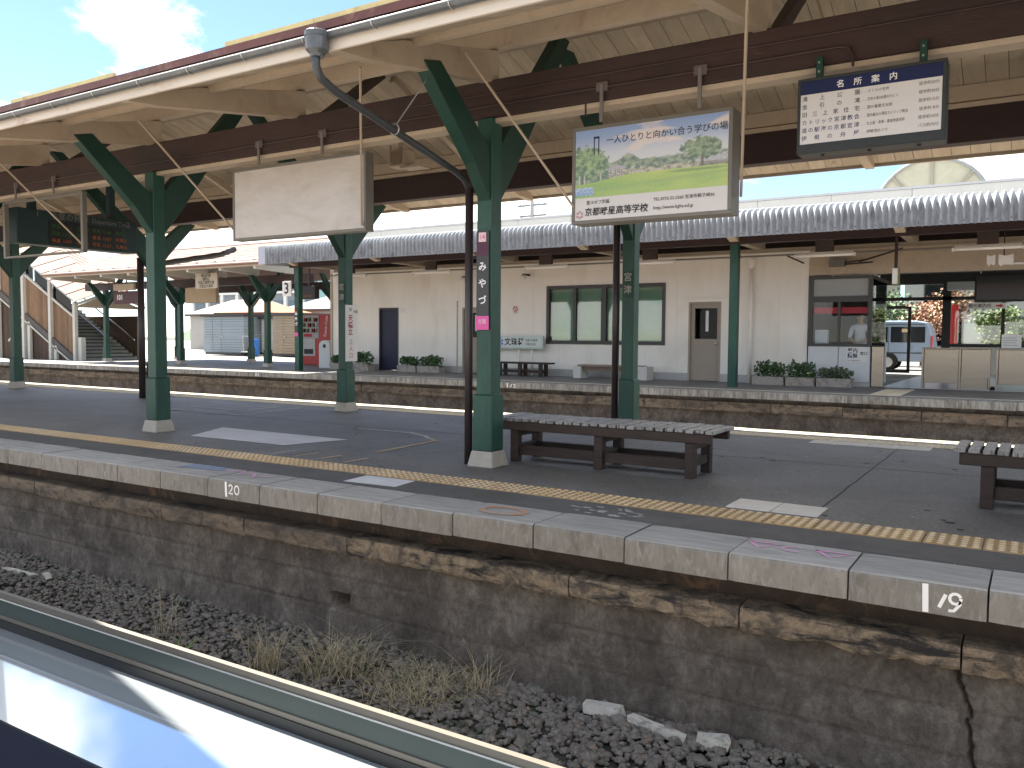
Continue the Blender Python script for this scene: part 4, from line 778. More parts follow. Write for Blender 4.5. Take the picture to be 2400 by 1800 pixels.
for xx, z1 in ((-20.49, 3.36), (-6.11, 3.36), (8.3, 3.36)):
    p = MB().box(xx - .095, xx + .095, 19.505, 19.695, 0, z1).build('eave_post', green_m, sb)
me, c = MB().box(-.905, .905, 22.0, 22.15, 4.1, 4.70).mesh('parapet_panel', parapet_m)
for k in range(14): o = bpy.data.objects.new('parapet_panel', me); link(o, sb, (-19.95 + 1.82 * k, c.y, c.z))
B('parapet_cap', M('parapet_cap', (.5, .5, .5), .5, .08, 2), sb, -20.9, 5.5, 21.97, 22.2, 4.705, 4.76); B('flat_roof', lightpanel, sb, -20.9, 5.4, 22.16, 32.4, 4.2, 4.4)
B('roof_deck', soffit_m, sb, -20.8, 5.4, 21.95, 22.16, 3.42, 4.2)
# drain pipe and conduits on the wall
MB().tube([(-6.33, 21.70, 2.98), (-6.33, 21.70, .0)], .05, 10).build('wall_drainpipe', swall_m, sb, smooth=True); MB().lathe([(.05, 2.95), (.10, 3.05), (.10, 3.18)], -6.33, 21.68, 12).build('drainpipe_hopper', swall_m, sb)
B('conduit', swall_m, sb, -8.0, -6.40, 21.75, 21.795, 2.20, 2.25); B('conduit', plinth_m, sb, -15.72, -15.69, 21.77, 21.798, 0, 2.28)
B('junction_box', M('box_grey', (.16, .16, .15), .6, .1, 3), sb, -4.42, -4.05, 21.62, 21.79, 2.92, 3.10)
for i, (a, b) in enumerate((((-5.4, 21.5, 3.22), (-5.0, 21.6, 3.02)), ((-4.05, 21.6, 3.0), (-3.5, 21.5, 3.05)), ((-4.05, 21.6, 2.96), (-3.4, 21.5, 2.98)), ((-3.7, 21.5, 3.0), (-2.7, 21.0, 3.22)))): MB().tube([a, b], .02, 6).build('cable', soffit_m, sb)
# concourse opening to the right of the booth
B('lintel', cream_m, sb, -4.92, 5.4, WY, WY + .12, 2.72, 3.34); B('concourse_floor', floor_m, sb, -3.2, 5.4, WY + .05, 34.0, .001, .006)
B('concourse_ceiling', M('ceiling_dim', (.20, .19, .17), .8, .05, 1), sb, -4.9, 5.4, WY + .13, 32.3, 3.42, 3.46); B('concourse_side_wall', swall_m, sb, -4.95, -4.85, 24.9, 32.3, 0, 3.4)
BY = 32.0
for a in ((-4.8, 5.4, 2.50, 2.62), (-4.8, -3.95, 2.25, 2.33), (-4.8, 5.4, 3.05, 3.42)): B('glazing_rail', frame_m, sb, a[0], a[1], BY, BY + .1, a[2], a[3])
for x, w_ in ((-2.68, .13), (-1.02, .05), (.35, .05), (1.8, .08), (3.4, .08)): B('glazing_post', frame_m, sb, x - w_, x + w_, BY, BY + .1, .0 if w_ > .1 else .9, 3.05)
B('door_leaf_frame', frame_m, sb, -3.86, -3.76, BY - .06, BY - .01, .05, 2.30); B('door_leaf_frame', frame_m, sb, -4.75, -3.86, BY - .06, BY - .01, 2.22, 2.30); B('door_leaf_frame', frame_m, sb, -4.75, -3.76, BY - .06, BY - .01, .0, .10)
B('window_sill_rail', frame_m, sb, -2.55, 5.4, BY, BY + .1, .92, 1.03); B('dado', swall_m, sb, -2.55, 5.4, BY + .01, BY + .09, 0, .92)
for a, b in ((-4.75, -2.85), (-2.5, .3), (.4, 1.7)): B('transom_pane', pane_m, sb, a, b, BY + .04, BY + .046, 2.63, 3.04)
for a, b in ((-2.5, -1.08), (-.96, .29), (.41, 1.7)): B('window_pane', pane_m, sb, a, b, BY + .04, BY + .046, 1.04, 2.49)
# skylight vault on the roof
sk = thing('arched_skylight', 'arched translucent skylight rising above the station roof', 'skylight', (-2.85, 28, 4.4)); cx_, czz, rr = -2.86, 4.98, 1.56
prof = [(cx_ + rr * math.cos(R(a)), czz + rr * math.sin(R(a))) for a in range(0, 181, 10)]
MB().prism([(cx_ + rr, 4.41)] + prof[1:-1] + [(cx_ - rr, 4.41)], 28.05, 31, 'y').build('glazing', M('skylight_sheet', (.40, .38, .29), .5, .12, 1.2, c2=(.46, .44, .34), lo=.45, hi=.6, s2=1), sk)
MB().tube([(x, 28.0, z) for x, z in prof], .05, 8).build('arch_rib', M('rib_grey', (.24, .25, .26), .5, .05, 3), sk)
for a in (45, 90, 135): MB().bar((cx_, 28.0, czz - .2), (cx_ + rr * math.cos(R(a)), 28.0, czz + rr * math.sin(R(a))), .07, .05, (1, 0, 0) if a == 90 else (0, 1, 0)).build('spoke', M('rib_tan', (.3, .27, .22), .5, .05, 3) if 'rib_tan' not in bpy.data.materials else bpy.data.materials['rib_tan'], sk)

# ---------------------------------------------------------------- ticket booth with staff
bo = thing('staff_booth', 'white and dark framed staff booth at the station gate', 'booth', (-4.15, 22.8, 0))
bx0, bx1 = -4.88, -3.42
B('lower_panel', whitepanel, bo, bx0, -4.17, WY - .06, WY - .01, .11, .97, .004); B('lower_panel', whitepanel, bo, -4.155, bx1 - .02, WY - .06, WY - .01, .11, .97, .004); B('kick_board', plinth_m, bo, bx0, bx1, WY - .05, WY, 0, .105)
for a in ((bx0, bx1, .97, 1.04), (bx0, bx1, 2.06, 2.20), (bx0, bx1, 2.62, 2.70)): B('frame_rail', frame_m, bo, a[0], a[1], WY - .08, WY + .02, a[2], a[3])
for x in (bx0 + .04, bx1 - .05): B('frame_post', frame_m, bo, x - .04, x + .05, WY - .075, WY + .015, 1.04, 2.62)
B('frame_post', frame_m, bo, -4.20, -4.14, WY - .05, WY + .01, 1.04, 2.06); B('upper_panel', lightpanel, bo, bx0 + .09, bx1 - .1, WY - .03, WY - .01, 2.20, 2.62)
B('window_pane', boothglass, bo, bx0 + .09, -4.2, WY - .03, WY - .024, 1.04, 2.06); B('window_pane', boothglass, bo, -4.14, bx1 - .1, WY - .03, WY - .024, 1.04, 2.06)
B('side_panel', whitepanel, bo, bx1 - .06, bx1 - .01, WY + .03, 24.3, 0, .97); B('side_pane', boothglass, bo, bx1 - .05, bx1 - .044, WY + .03, 24.3, .97, 2.62); B('roof', soffit_m, bo, bx0, bx1, WY + .13, 24.4, 2.62, 2.70)
B('back_wall', M('booth_back', (.10, .085, .075), .8, .2, 2), bo, bx0, bx1 - .06, 24.2, 24.3, 0, 2.62); B('side_wall', M('booth_back2', (.10, .085, .075), .8, .2, 2), bo, bx0, bx0 + .06, WY + .13, 24.2, 0, 2.62)
B('counter', M('counter_wood', (.14, .08, .06), .5, .1, 4), bo, bx0 + .07, bx1 - .07, WY + .03, WY + .5, .98, 1.03)
B('red_reflection', M('red_reflection', (.55, .05, .07), .6, .05, 2), bo, bx0 + .1, bx1 - .1, WY + .02, WY + .03, 1.78, 1.93)  # red strip standing in for a reflection in the booth glass
B('floor_slab', plinth_m, bo, bx0, bx1, WY, 24.3, .0, .02)
t = B('document_box', whitepanel, None, bx0 + .12, bx0 + .42, WY + .1, WY + .3, 1.031, 1.38, .005); tag(t, 'white box standing on the booth counter behind the glass', 'box')
nt = thing('booth_notice', 'white notice with black Japanese lettering stuck on the booth panel', 'notice', (-3.75, WY - .07, .7)); B('sheet', white_m, nt, -3.98, -3.5, WY - .066, WY - .0615, .60, .96)
text('案内', nt, navyink, (-3.95, WY - .0675, .87), .12, bold=.02); text('精算', nt, navyink, (-3.95, WY - .0675, .74), .12, bold=.02); text('窓口', nt, navyink, (-3.66, WY - .0675, .80), .085, bold=.02); text('Fare Adjustment', nt, navyink, (-3.95, WY - .0675, .635), .045)
# person in the booth: torso, arms and head as one skinned body
def person(loc, face):
    root = thing('person', 'staff member in a white shirt and dark cap standing inside the booth', 'person', loc); X, Y, Z = loc
    J = [(0, 0, .95), (0, 0, 1.12), (0, 0, 1.32), (0, -.02, 1.45), (0, -.04, 1.56), (0, -.05, 1.66), (0, -.05, 1.76), (.19, 0, 1.42), (.25, -.05, 1.18), (.14, -.25, 1.08), (.08, -.33, 1.075), (-.19, 0, 1.42), (-.25, -.05, 1.18), (-.14, -.25, 1.08), (-.08, -.33, 1.075), (.1, 0, .88), (.11, .0, .48), (.11, .02, .06), (-.1, 0, .88), (-.11, 0, .48), (-.11, .02, .06), (.11, -.12, .03), (-.11, -.12, .03)]
    rad = [.15, .14, .16, .10, .055, .085, .075, .075, .05, .04, .035, .075, .05, .04, .035, .09, .065, .045, .09, .065, .045, .04, .04]
    E_ = [(0, 1), (1, 2), (2, 3), (3, 4), (4, 5), (5, 6), (3, 7), (7, 8), (8, 9), (9, 10), (3, 11), (11, 12), (12, 13), (13, 14), (0, 15), (15, 16), (16, 17), (0, 18), (18, 19), (19, 20), (17, 21), (20, 22)]
    me = bpy.data.meshes.new('body'); me.from_pydata(J, E_, []); o = bpy.data.objects.new('body', me); link(o, root, loc)
    md = o.modifiers.new('skin', 'SKIN'); sv = me.skin_vertices[0].data
    for i, r_ in enumerate(rad): sv[i].radius = (r_, r_ * (.75 if i in (0, 1, 2) else 1))
    sv[0].use_root = True; o.modifiers.new('sub', 'SUBSURF').levels = 2; o.modifiers['sub'].render_levels = 2
    bpy.context.view_layer.update(); ev = o.evaluated_get(bpy.context.evaluated_depsgraph_get()); nm = bpy.data.meshes.new_from_object(ev); o.modifiers.clear(); o.data = nm
    nm.materials.clear()
    for m_ in (shirt_m, skin_m, trouser_m): nm.materials.append(m_)
    for p in nm.polygons:
        c_ = p.center; p.use_smooth = True
        p.material_index = 2 if c_.z < .98 and c_.y > -.2 else (1 if c_.z > 1.50 or (c_.y < -.14) else 0)
    # face: nose, eyes, mouth, ears, cap
    fz = Y - .05 - .088
    MB().lathe([(.09, Z + 1.73), (.098, Z + 1.75), (.10, Z + 1.80), (.07, Z + 1.83)], X, Y - .05, 14).build('cap', hair_m, root, smooth=True); MB().box(X - .07, X + .07, fz - .05, fz + .03, Z + 1.735, Z + 1.745).build('cap_brim', hair_m, root)
    MB().add([(X, fz - .018, Z + 1.665), (X - .014, fz + .01, Z + 1.66), (X + .014, fz + .01, Z + 1.66), (X, fz + .008, Z + 1.70)], [(0, 1, 3), (0, 3, 2), (0, 2, 1)]).build('nose', skin_m, root)
    for s in (-1, 1):
        MB().box(X + s * .032 - .011, X + s * .032 + .011, fz + .002, fz + .02, Z + 1.694, Z + 1.702).build('eye', hair_m, root); MB().box(X + s * .088 - .008, X + s * .088 + .008, Y - .06, Y - .035, Z + 1.66, Z + 1.71).build('ear', skin_m, root)
        for q in range(5): MB().tube([(X + s * (.08 - .016 * (q - 2)), Y - .33, Z + 1.07), (X + s * (.075 - .017 * (q - 2)), Y - .375 - (.012 if 0 < q < 4 else 0), Z + 1.06), (X + s * (.07 - .017 * (q - 2)), Y - .40 - (.015 if 0 < q < 4 else 0), Z + 1.045)], .009, 6).build('finger', skin_m, root, smooth=True)
    MB().box(X - .024, X + .024, fz + .006, fz + .022, Z + 1.632, Z + 1.638).build('mouth', red_ink, root)
    return root
person((-3.82, 22.65, .02), 0)
# gates
ga = thing('gate_counter', 'brushed stainless steel gate counter at the station exit, left one', 'ticket gate', (-1.9, 22, 0), 'steel gate counters')
def gate(t, x0, x1):
    B('front_panel', stainless, t, x0 + .05, x1 - .02, 21.98, 22.0, .14, .93, .006); B('top', stainless, t, x0, x1, 21.95, 22.45, .935, .965, .008)
    for x in (x0 + .02, x1 - .01): B('leg', stainless, t, x - .02, x + .02, 21.97, 22.43, 0.0, .934)
    B('rear_panel', stainless, t, x0 + .05, x1 - .05, 22.40, 22.42, .14, .93)
gate(ga, -2.33, -1.57)
gb = thing('gate_counter', 'stainless steel gate cabinet reaching the floor, middle of the three', 'ticket gate', (-1.25, 22, 0), 'steel gate counters'); gate(gb, -1.55, -.93); B('lower_panel', stainless, gb, -1.50, -.95, 21.97, 21.979, .03, .30)
gc = thing('gate_counter', 'stainless steel gate counter cut off by the right edge of the photo', 'ticket gate', (-.2, 22, 0), 'steel gate counters'); gate(gc, -.80, .9)
for x in (-.86, -.1): MB().lathe([(.05, .0), (.055, .04), (.03, .09)], x, 22.05, 10).build('caster', tyre_m, gc)
nb = thing('notice_board', 'small white notice board standing on the right gate counter', 'notice', (-.55, 22.2, .97)); B('board', white_m, nb, -.72, -.33, 22.15, 22.17, .967, 1.28, .004); B('foot', plinth_m, nb, -.72, -.33, 22.1, 22.24, .9655, .975)
for i in range(4): B('text_line', lightpanel, nb, -.68, -.40 - .03 * (i % 2), 22.146, 22.1495, 1.03 + .055 * i, 1.045 + .055 * i)
mp = thing('mirror_post', 'polished steel post at the corner of the staff booth', 'post', (-3.25, 21.9, 0)); B('shaft', stainless, mp, -3.40, -3.14, 21.75, 22.0, .006, .98, .01); B('cap', frame_m, mp, -3.41, -3.13, 21.74, 22.01, .982, 1.0)
# things hanging in the concourse
hb = thing('hanging_monitor', 'large dark hanging display board above the gate', 'display', (-.3, 24, 2.1)); B('casing', black_m, hb, -1.40, 1.2, 23.9, 24.1, 2.10, 2.80, .01); B('hanger', frame_m, hb, -1.0, -.95, 23.98, 24.02, 2.8, 3.42); B('screen', M('screen_dark', (.012, .014, .016), .2, .02, 2, spec=.6), hb, -1.35, 1.15, 23.89, 23.899, 2.15, 2.75)
ha = thing('arrow_sign', 'small white direction sign with red arrow below the dark display board', 'sign', (-1.1, 24, 2.0)); B('plate', white_m, ha, -1.55, -.72, 23.93, 23.96, 1.93, 2.07); text('観光案内所', ha, ink, (-1.52, 23.928, 2.0), .10, bold=.01); MB().add([(-.92, 23.927, 2.02), (-.92, 23.927, 1.98), (-.84, 23.927, 1.98), (-.84, 23.927, 1.955), (-.76, 23.927, 2.0), (-.84, 23.927, 2.045), (-.84, 23.927, 2.02)], [(0, 1, 2, 3, 4, 5, 6)]).build('arrow', red_ink, ha)
for a in (ha,): B('hanger', frame_m, ha, -1.2, -1.17, 23.94, 23.95, 2.07, 2.10)
hc = thing('hanging_sign', 'white and olive sign box hung on a dark rod under the eave', 'sign', (-2.75, 20.5, 2.4)); B('box_white', white_m, hc, -2.80, -2.70, 20.30, 20.42, 2.38, 2.72); B('box_olive', M('olive', (.22, .24, .08), .6, .05, 3), hc, -2.80, -2.70, 20.425, 20.75, 2.36, 2.74); MB().tube([(-2.75, 20.45, 2.74), (-2.75, 20.45, 3.6)], .035, 8).build('rod', maroond_m, hc)
hd = thing('hanging_letter_plate', 'pair of white notched plates hung above the gate at right', 'sign', (-.75, 21, 2.75))
for x0, x1 in ((-1.02, -.86), (-.80, -.52)): MB().prism([(x0, 3.0), (x0, 2.82), (x0 + .04, 2.74), ((x0 + x1) / 2, 2.80), (x1 - .02, 2.76), (x1, 2.82), (x1, 3.0), ((x0 + x1) / 2, 2.965)], 21.05, 21.06, 'y').build('plate', white_m, hd)
MB().tube([(-.80, 21.08, 2.8), (1.2, 21.08, 2.8)], .03, 8).build('lamp_tube', tube_m, hd, smooth=True); MB().tube([(-.7, 21.08, 2.83), (-.7, 21.08, 3.8)], .012, 6).build('rod', soffit_m, hd)
hw = thing('hanging_light_panel', 'white ceiling lamp panel glimpsed above the station entrance', 'lamp', (-1.9, 28, 2.7)); B('shade', whitepanel, hw, -2.35, -1.35, 27.9, 28.3, 2.62, 2.86, .01); MB().tube([(-1.5, 28.1, 2.86), (-1.5, 28.1, 3.42)], .015, 6).build('rod', steel_m, hw)
# fluorescent lamps under the eave
for i, (a, b, lab) in enumerate([(-19.78, -18.4, 'fluorescent tube lamp under the eave, leftmost, above the navy door'), (-16.47, -15.06, 'fluorescent tube lamp under the eave, second from the left'), (-12.42, -11.06, 'fluorescent tube lamp under the eave right of the front post'), (-9.3, -7.95, 'fluorescent tube lamp under the eave above the window'), (-4.95, -3.63, 'fluorescent tube lamp under the eave above the staff booth'), (-1.64, -.33, 'fluorescent tube lamp under the eave at the right edge')]):
    t = thing('tube_lamp', lab, 'lamp', ((a + b) / 2, 20.5, 3.05), 'fluorescent lamps under the station eave'); MB().tube([(a, 20.5, 3.09), (b, 20.5, 3.09)], .032, 10).build('tube', tube_m, t, smooth=True); MB().prism([(20.44, 3.125), (20.56, 3.125), (20.53, 3.17), (20.47, 3.17)], a + .03, b - .03).build('batten', white_m, t); B('mount', soffit_m, t, (a + b) / 2 - .2, (a + b) / 2 + .2, 20.46, 20.54, 3.171, 3.80)
    for x in (a, b): B('end_cap', white_m, t, x - .02, x + .02, 20.465, 20.535, 3.05, 3.13)
# small wall lamps
for x, lab in ((-15.25, 'small round wall lamp left of the front post'), (-13.05, 'small wall speaker right of the front post')):
    t = thing('wall_fixture', lab, 'wall lamp', (x, 21.5, 2.9), 'small fixtures on the station wall'); B('arm', soffit_m, t, x - .03, x + .03, 21.45, 21.79, 2.98, 3.03); MB().lathe([(.04, 2.86), (.085, 2.9), (.085, 2.97), (.05, 3.0)], x, 21.45, 12).build('head', whitepanel, t, smooth=True)
ns_ = thing('no_smoking_sign', 'white no smoking notice with red ring on the station wall', 'sign', (-13.53, WY, 1.85)); B('sheet', white_m, ns_, -13.65, -13.41, WY - .012, WY - .004, 1.85, 2.09); MB().tube([(-13.53 + .07 * math.cos(2 * PI * k / 20), WY - .016, 2.0 + .07 * math.sin(2 * PI * k / 20)) for k in range(21)], .012, 6).build('ring', red_ink, ns_); MB().bar((-13.58, WY - .015, 2.05), (-13.48, WY - .015, 1.95), .004, .02, (0, 1, 0)).build('bar', red_ink, ns_); text('禁煙', ns_, ink, (-13.53, WY - .014, 1.885), .05, align='CENTER')
dn = B('door_notice', white_m, None, -18.08, -17.86, WY - .01, WY - .003, 1.92, 2.09); tag(dn, 'small white notice on the wall right of the navy door', 'notice')
# hotel sign board on legs
hs = thing('hotel_sign', 'low pale green framed sign board with black brush lettering before the station wall', 'sign', (-13.4, 21.6, 0))
B('board', M('sign_palegreen', (.50, .60, .56), .5, .05, 3), hs, -14.75, -12.42, 21.56, 21.62, .80, 1.18, .004); B('face', M('sign_face', (.60, .66, .64), .5, .04, 3), hs, -14.70, -12.47, 21.553, 21.559, .85, 1.13)
text('文珠荘', hs, ink, (-13.77, 21.55, .99), .235, bold=.02); text('別館 松露亭', hs, ink, (-13.02, 21.55, 1.05), .09, sx=.9); text('天橋立温泉', hs, ink, (-13.02, 21.55, .93), .08, sx=.9)
dm = MB(); 
for k in range(6): a = PI / 2 + k * PI / 3; dm.add([(-13.92, 21.551, .99), (-13.92 + .11 * math.cos(a - .3), 21.551, .99 + .14 * math.sin(a - .3)), (-13.92 + .12 * math.cos(a), 21.551, .99 + .15 * math.sin(a)), (-13.92 + .11 * math.cos(a + .3), 21.551, .99 + .14 * math.sin(a + .3))], [(0, 1, 2, 3)])
dm.build('crest', M('crest_blue', (.12, .16, .5), .5, .02, 2), hs); MB().lathe([(.05, 0), (.05, .001)], 0, 0, 6)
for x in (-14.2, -13.3, -12.85): B('leg', white_m, hs, x - .025, x + .025, 21.63, 21.68, 0, 1.0)
# benches on the far platform
fb = thing('platform_bench', 'dark wooden bench under the pale green sign across the tracks', 'bench', (-12.8, 21.3, 0)); B('seat', bench_m, fb, -13.85, -11.93, 21.0, 21.42, .36, .41)
for x in (-13.6, -12.9, -12.2):
    for y in (21.05, 21.36): B('leg', bench_m, fb, x - .05, x + .05, y - .04, y + .04, 0, .36)
B('stretcher', bench_m, fb, -13.6, -12.2, 21.18, 21.24, .10, .18)
wb = thing('platform_bench', 'brown plank bench with white end blocks under the station window', 'bench', (-10, 21.3, 0)); B('seat', M('seat_plank', (.26, .19, .15), .7, .15, 6), wb, -10.98, -9.05, 21.0, 21.42, .34, .385); B('apron', M('apron_plank', (.17, .12, .10), .7, .15, 6), wb, -10.8, -9.25, 21.06, 21.10, .22, .339)
for a, b in ((-11.10, -10.86), (-9.17, -8.87)): B('end_block', M('block_white', (.55, .54, .5), .8, .08, 5) if 'block_white' not in bpy.data.materials else bpy.data.materials['block_white'], wb, a, b, 20.98, 21.44, 0, .335 if a < -10 else .37, .01)
# planters
def leaves(mb, cx, cy, z, rx, ry, rz, n, s):
    for i in range(n):
        u = random.uniform(-1, 1); a = random.uniform(0, 6.28); rr_ = (1 - u * u) ** .5; q = random.random() ** .35
        p = Vector((cx + rx * rr_ * math.cos(a) * q, cy + ry * rr_ * math.sin(a) * q, z + rz * u * q)); d = Vector((random.uniform(-1, 1), random.uniform(-1, 1), random.uniform(-.3, 1))).normalized(); e = d.orthogonal().normalized() * s * .45; d = d * s * random.uniform(.6, 1.3)
        mb.add([p - e * .3, p + d * .5 - e, p + d, p + d * .5 + e], [(0, 1, 2, 3)])
    return mb
PL = [(-20.55, -20.0, 'plant in concrete trough left of the far green post', .22), (-19.62, -18.82, 'broad bushy plant in concrete trough left of the navy door', .34), (-17.57, -16.83, 'leafy plant in concrete trough just right of the navy door', .24), (-16.75, -15.88, 'rounded plant in concrete trough, second right of the navy door', .25), (-6.07, -5.30, 'dense dark green plant in wooden trough by the drain pipe', .3), (-5.25, -4.57, 'green plant with one pale flower in the middle wooden trough', .28), (-4.52, -3.73, 'greyish low plant in trough before the staff booth panel', .2)]
for a, b, lab, hh in PL:
    t = thing('planter', lab, 'planter', ((a + b) / 2, 21.25, 0), 'planters along the station wall'); cx = (a + b) / 2
    MB().prism([(21.08, .0), (21.42, .0), (21.46, .21), (21.42, .21), (21.40, .17), (21.10, .17), (21.08, .21), (21.04, .21)], a, b).build('trough', planter_m, t); 
    mb = MB()
    for q in range(3): leaves(mb, cx + (q - 1) * (b - a) * .27, 21.25, .22 + hh * .5, (b - a) * .24, .2, hh * random.uniform(.5, .8), 150, .075)
    mb.build('foliage', leaf_m if hh > .21 else M('leaf_grey', (.10, .13, .08), .6, .3, 20), t)
    B('soil', soil_m, t, a + .03, b - .03, 21.105, 21.395, .171, .18)
    if 'flower' in lab: MB().lathe([(.0, .30), (.03, .31), (.035, .33), (.0, .34)], cx + .2, 21.05, 8).build('flower', flower_m, t)

# ---------------------------------------------------------------- forecourt seen through the concourse
vn = thing('van', 'pale silver van parked in front of the station, seen through the entrance', 'van', (-6, 36.8, -.05)); GZF = -.05
vx1, vx0 = -3.45, -8.1
bp = [(vx0, .30), (vx1 + .0, .30), (vx1 + .03, .55), (vx1, 1.0), (vx1 - .08, 1.55), (vx1 - .22, 1.84), (vx1 - .6, 1.90), (vx0 + 1.2, 1.90), (vx0 + .75, 1.75), (vx0 + .3, 1.15), (vx0 + .02, .95)]
MB().prism([(x, z) for x, z in bp], 36.0, 37.65, 'y').build('body', van_m, vn, .06, segs=3)
for a, b in ((-4.95, -3.72), (-6.3, -5.05), (-7.3, -6.4)): B('side_window', M('van_glass', (.012, .014, .018), .08, .02, 1, spec=.8) if 'van_glass' not in bpy.data.materials else bpy.data.materials['van_glass'], vn, a, b, 35.985, 36.0, 1.05, 1.66, .02)
B('trim_strip', frame_m, vn, -8.0, -3.5, 35.987, 35.999, .62, .66); B('bumper', M('bumper_grey', (.3, .33, .36), .5, .03, 2), vn, -3.6, -3.40, 35.98, 37.67, .28, .55, .04); B('tail_lamp', red_ink, vn, -3.52, -3.46, 35.97, 36.05, .80, 1.30)
for x in (-5.05, -7.3):
    for y in (36.0, 37.5):
        w_ = MB().tube([(x, y - .02, .27), (x, y + .18, .27)], .32, 20).build('wheel', tyre_m, vn, smooth=False); MB().tube([(x, y - .03, .27), (x, y - .021, .27)], .2, 16).build('rim', rim_m, w_)
        if y < 37: MB().add([(x + .40 * math.cos(R(a)), 35.992, .27 + .40 * math.sin(R(a))) for a in range(0, 181, 12)], [tuple(range(16))]).build('wheel_arch', tyre_m, vn)
for xx in (-5.02, -6.35): B('door_seam', frame_m, vn, xx - .008, xx + .008, 35.992, 35.9995, .45, 1.72)
B('door_handle', frame_m, vn, -6.25, -6.08, 35.97, 35.999, .92, .97); B('fuel_flap', M('van_flap', (.19, .24, .32), .3, .02, 1), vn, -4.3, -4.12, 35.99, 35.999, .80, .96); B('roof_gutter', frame_m, vn, -7.2, -3.75, 35.985, 36.01, 1.74, 1.765); B('window_sticker', orange_line, vn, -4.55, -4.25, 35.975, 35.984, 1.45, 1.58)
def bush(name, lab, cat, x, y, r, h, mat, grp=None, trunk=.4, n=900, s=.14):
    t = thing(name, lab, cat, (x, y, GZF), grp); MB().tube([(x, y, GZF), (x + .04, y, trunk), (x - .03, y, trunk + h * .5)], [.06, .045, .02], 8).build('trunk', woodd_m, t)
    for q in range(4): a = q * 1.7; MB().tube([(x, y, trunk), (x + r * .6 * math.cos(a), y + r * .6 * math.sin(a), trunk + h * .6)], [.03, .01], 6).build('limb', woodd_m, t)
    mb = MB()
    for q in range(7): leaves(mb, x + random.uniform(-.5, .5) * r, y + random.uniform(-.4, .4) * r, trunk + h * random.uniform(.25, .85), r * .55, r * .55, h * .28, n // 7, s)
    mb.build('crown', mat, t)
bush('shrub', 'green leafy shrub seen through the right concourse window', 'shrub', -1.35, 37.0, 1.0, 2.0, leafl_m, None, .3, 1400); bush('small_tree', 'orange red leaved tree seen through the concourse window', 'tree', -3.0, 39.5, 1.0, 2.4, leafr_m, None, 1.2, 1100); bush('shrub', 'dark green tree top above the van', 'tree', -6.2, 42, 1.6, 2.6, leaf_m, None, 1.2, 1300, .18); bush('shrub', 'reddish hedge tree behind the right end of the van', 'tree', -4.6, 43, 1.5, 2.2, leafr_m, None, .8, 1300, .16); bush('shrub', 'low light green shrub near the red flag', 'shrub', .6, 40, 1.1, 1.8, leafl_m, None, .3, 900)
fl = thing('red_banner_flag', 'red vertical banner flag standing beside the van', 'flag', (-3.05, 37.5, GZF)); MB().tube([(-3.05, 37.5, GZF), (-3.05, 37.5, 2.6)], .025, 8).build('pole', steel_m, fl); B('cloth', red_m, fl, -3.04, -2.72, 37.49, 37.50, .9, 2.55)
def house(name, lab, x0, x1, y0, y1, zw, zr, wall, roof, hip=.5, over=.4, wins=()):
    t = thing(name, lab, 'building', ((x0 + x1) / 2, (y0 + y1) / 2, -.05)); B('wall', wall, t, x0, x1, y0, y1, -.05, zw)
    a0, a1, b0, b1 = x0 - over, x1 + over, y0 - over, y1 + over; ym = (b0 + b1) / 2; hx = (a1 - a0) / 2 * hip
    MB().add([(a0, b0, zw), (a1, b0, zw), (a1, b1, zw), (a0, b1, zw), (a0 + hx, ym, zr), (a1 - hx, ym, zr)], [(0, 1, 5, 4), (1, 2, 5), (2, 3, 4, 5), (3, 0, 4), (3, 2, 1, 0)]).build('roof', roof, t)
    B('eave_board', maroon_m if roof is terr_m else frame_m, t, a0, a1, b0 - .03, b0, zw - .18, zw + .0)
    for (u, v, w_, h_) in wins:
        f = B('window', frame_m, t, u, u + w_, y0 - .06, y0 - .002, v, v + h_); B('pane', darkglass, f, u + .06, u + w_ - .06, y0 - .075, y0 - .061, v + .06, v + h_ - .06)
    return t
house('shop_house', 'cream two storey shop building across the forecourt', -6.5, 2.5, 52, 60, 5.2, 6.8, hwall_m, slate_m, .2, .4, [(-5.5, 3.2, 1.6, 1.2), (-3, 3.2, 1.6, 1.2), (-.5, 3.2, 1.6, 1.2), (-5.5, .8, 2.0, 1.6), (-2.2, .8, 2.2, 1.6)])
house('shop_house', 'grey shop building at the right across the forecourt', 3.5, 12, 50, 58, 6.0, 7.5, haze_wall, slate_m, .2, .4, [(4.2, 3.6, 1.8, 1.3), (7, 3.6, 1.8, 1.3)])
house('shop_house', 'white shop building at the left across the forecourt', -17, -8, 54, 62, 5.0, 6.6, hwall_m, terr_m, .3, .4, [(-12, 3.0, 1.6, 1.2), (-10, 3.0, 1.6, 1.2)])

# ================================================================== LEFT PART OF THE FAR PLATFORM
c2 = thing('shingle_canopy', 'low canopy with pinkish shingle roof and green posts on the far platform', 'canopy', (-28.5, 22.9, 0))
X0, X1 = -35.1, -21.4; E0, RG, E1 = 19.4, 22.95, 26.5; ez, rz_ = 3.58, 4.72
for k in range(11):                                                  # shingle courses, near slope
    ya, yb = E0 + (RG - E0) * k / 11, E0 + (RG - E0) * (k + 1.12) / 11; za, zb = ez + (rz_ - ez) * k / 11, ez + (rz_ - ez) * (k + 1.12) / 11
    MB().add([(X0, ya, za + .035), (X1, ya, za + .035), (X1, yb, zb + .01), (X0, yb, zb + .01), (X0, ya, za + .012), (X1, ya, za + .012)], [(0, 1, 2, 3), (4, 5, 1, 0)]).build('shingle_course', shingle_m, c2)
MB().add([(X0, RG, rz_ + .02), (X1, RG, rz_ + .02), (X1, E1, ez + .02), (X0, E1, ez + .02)], [(0, 1, 2, 3)]).build('rear_slope', shingle_m, c2)
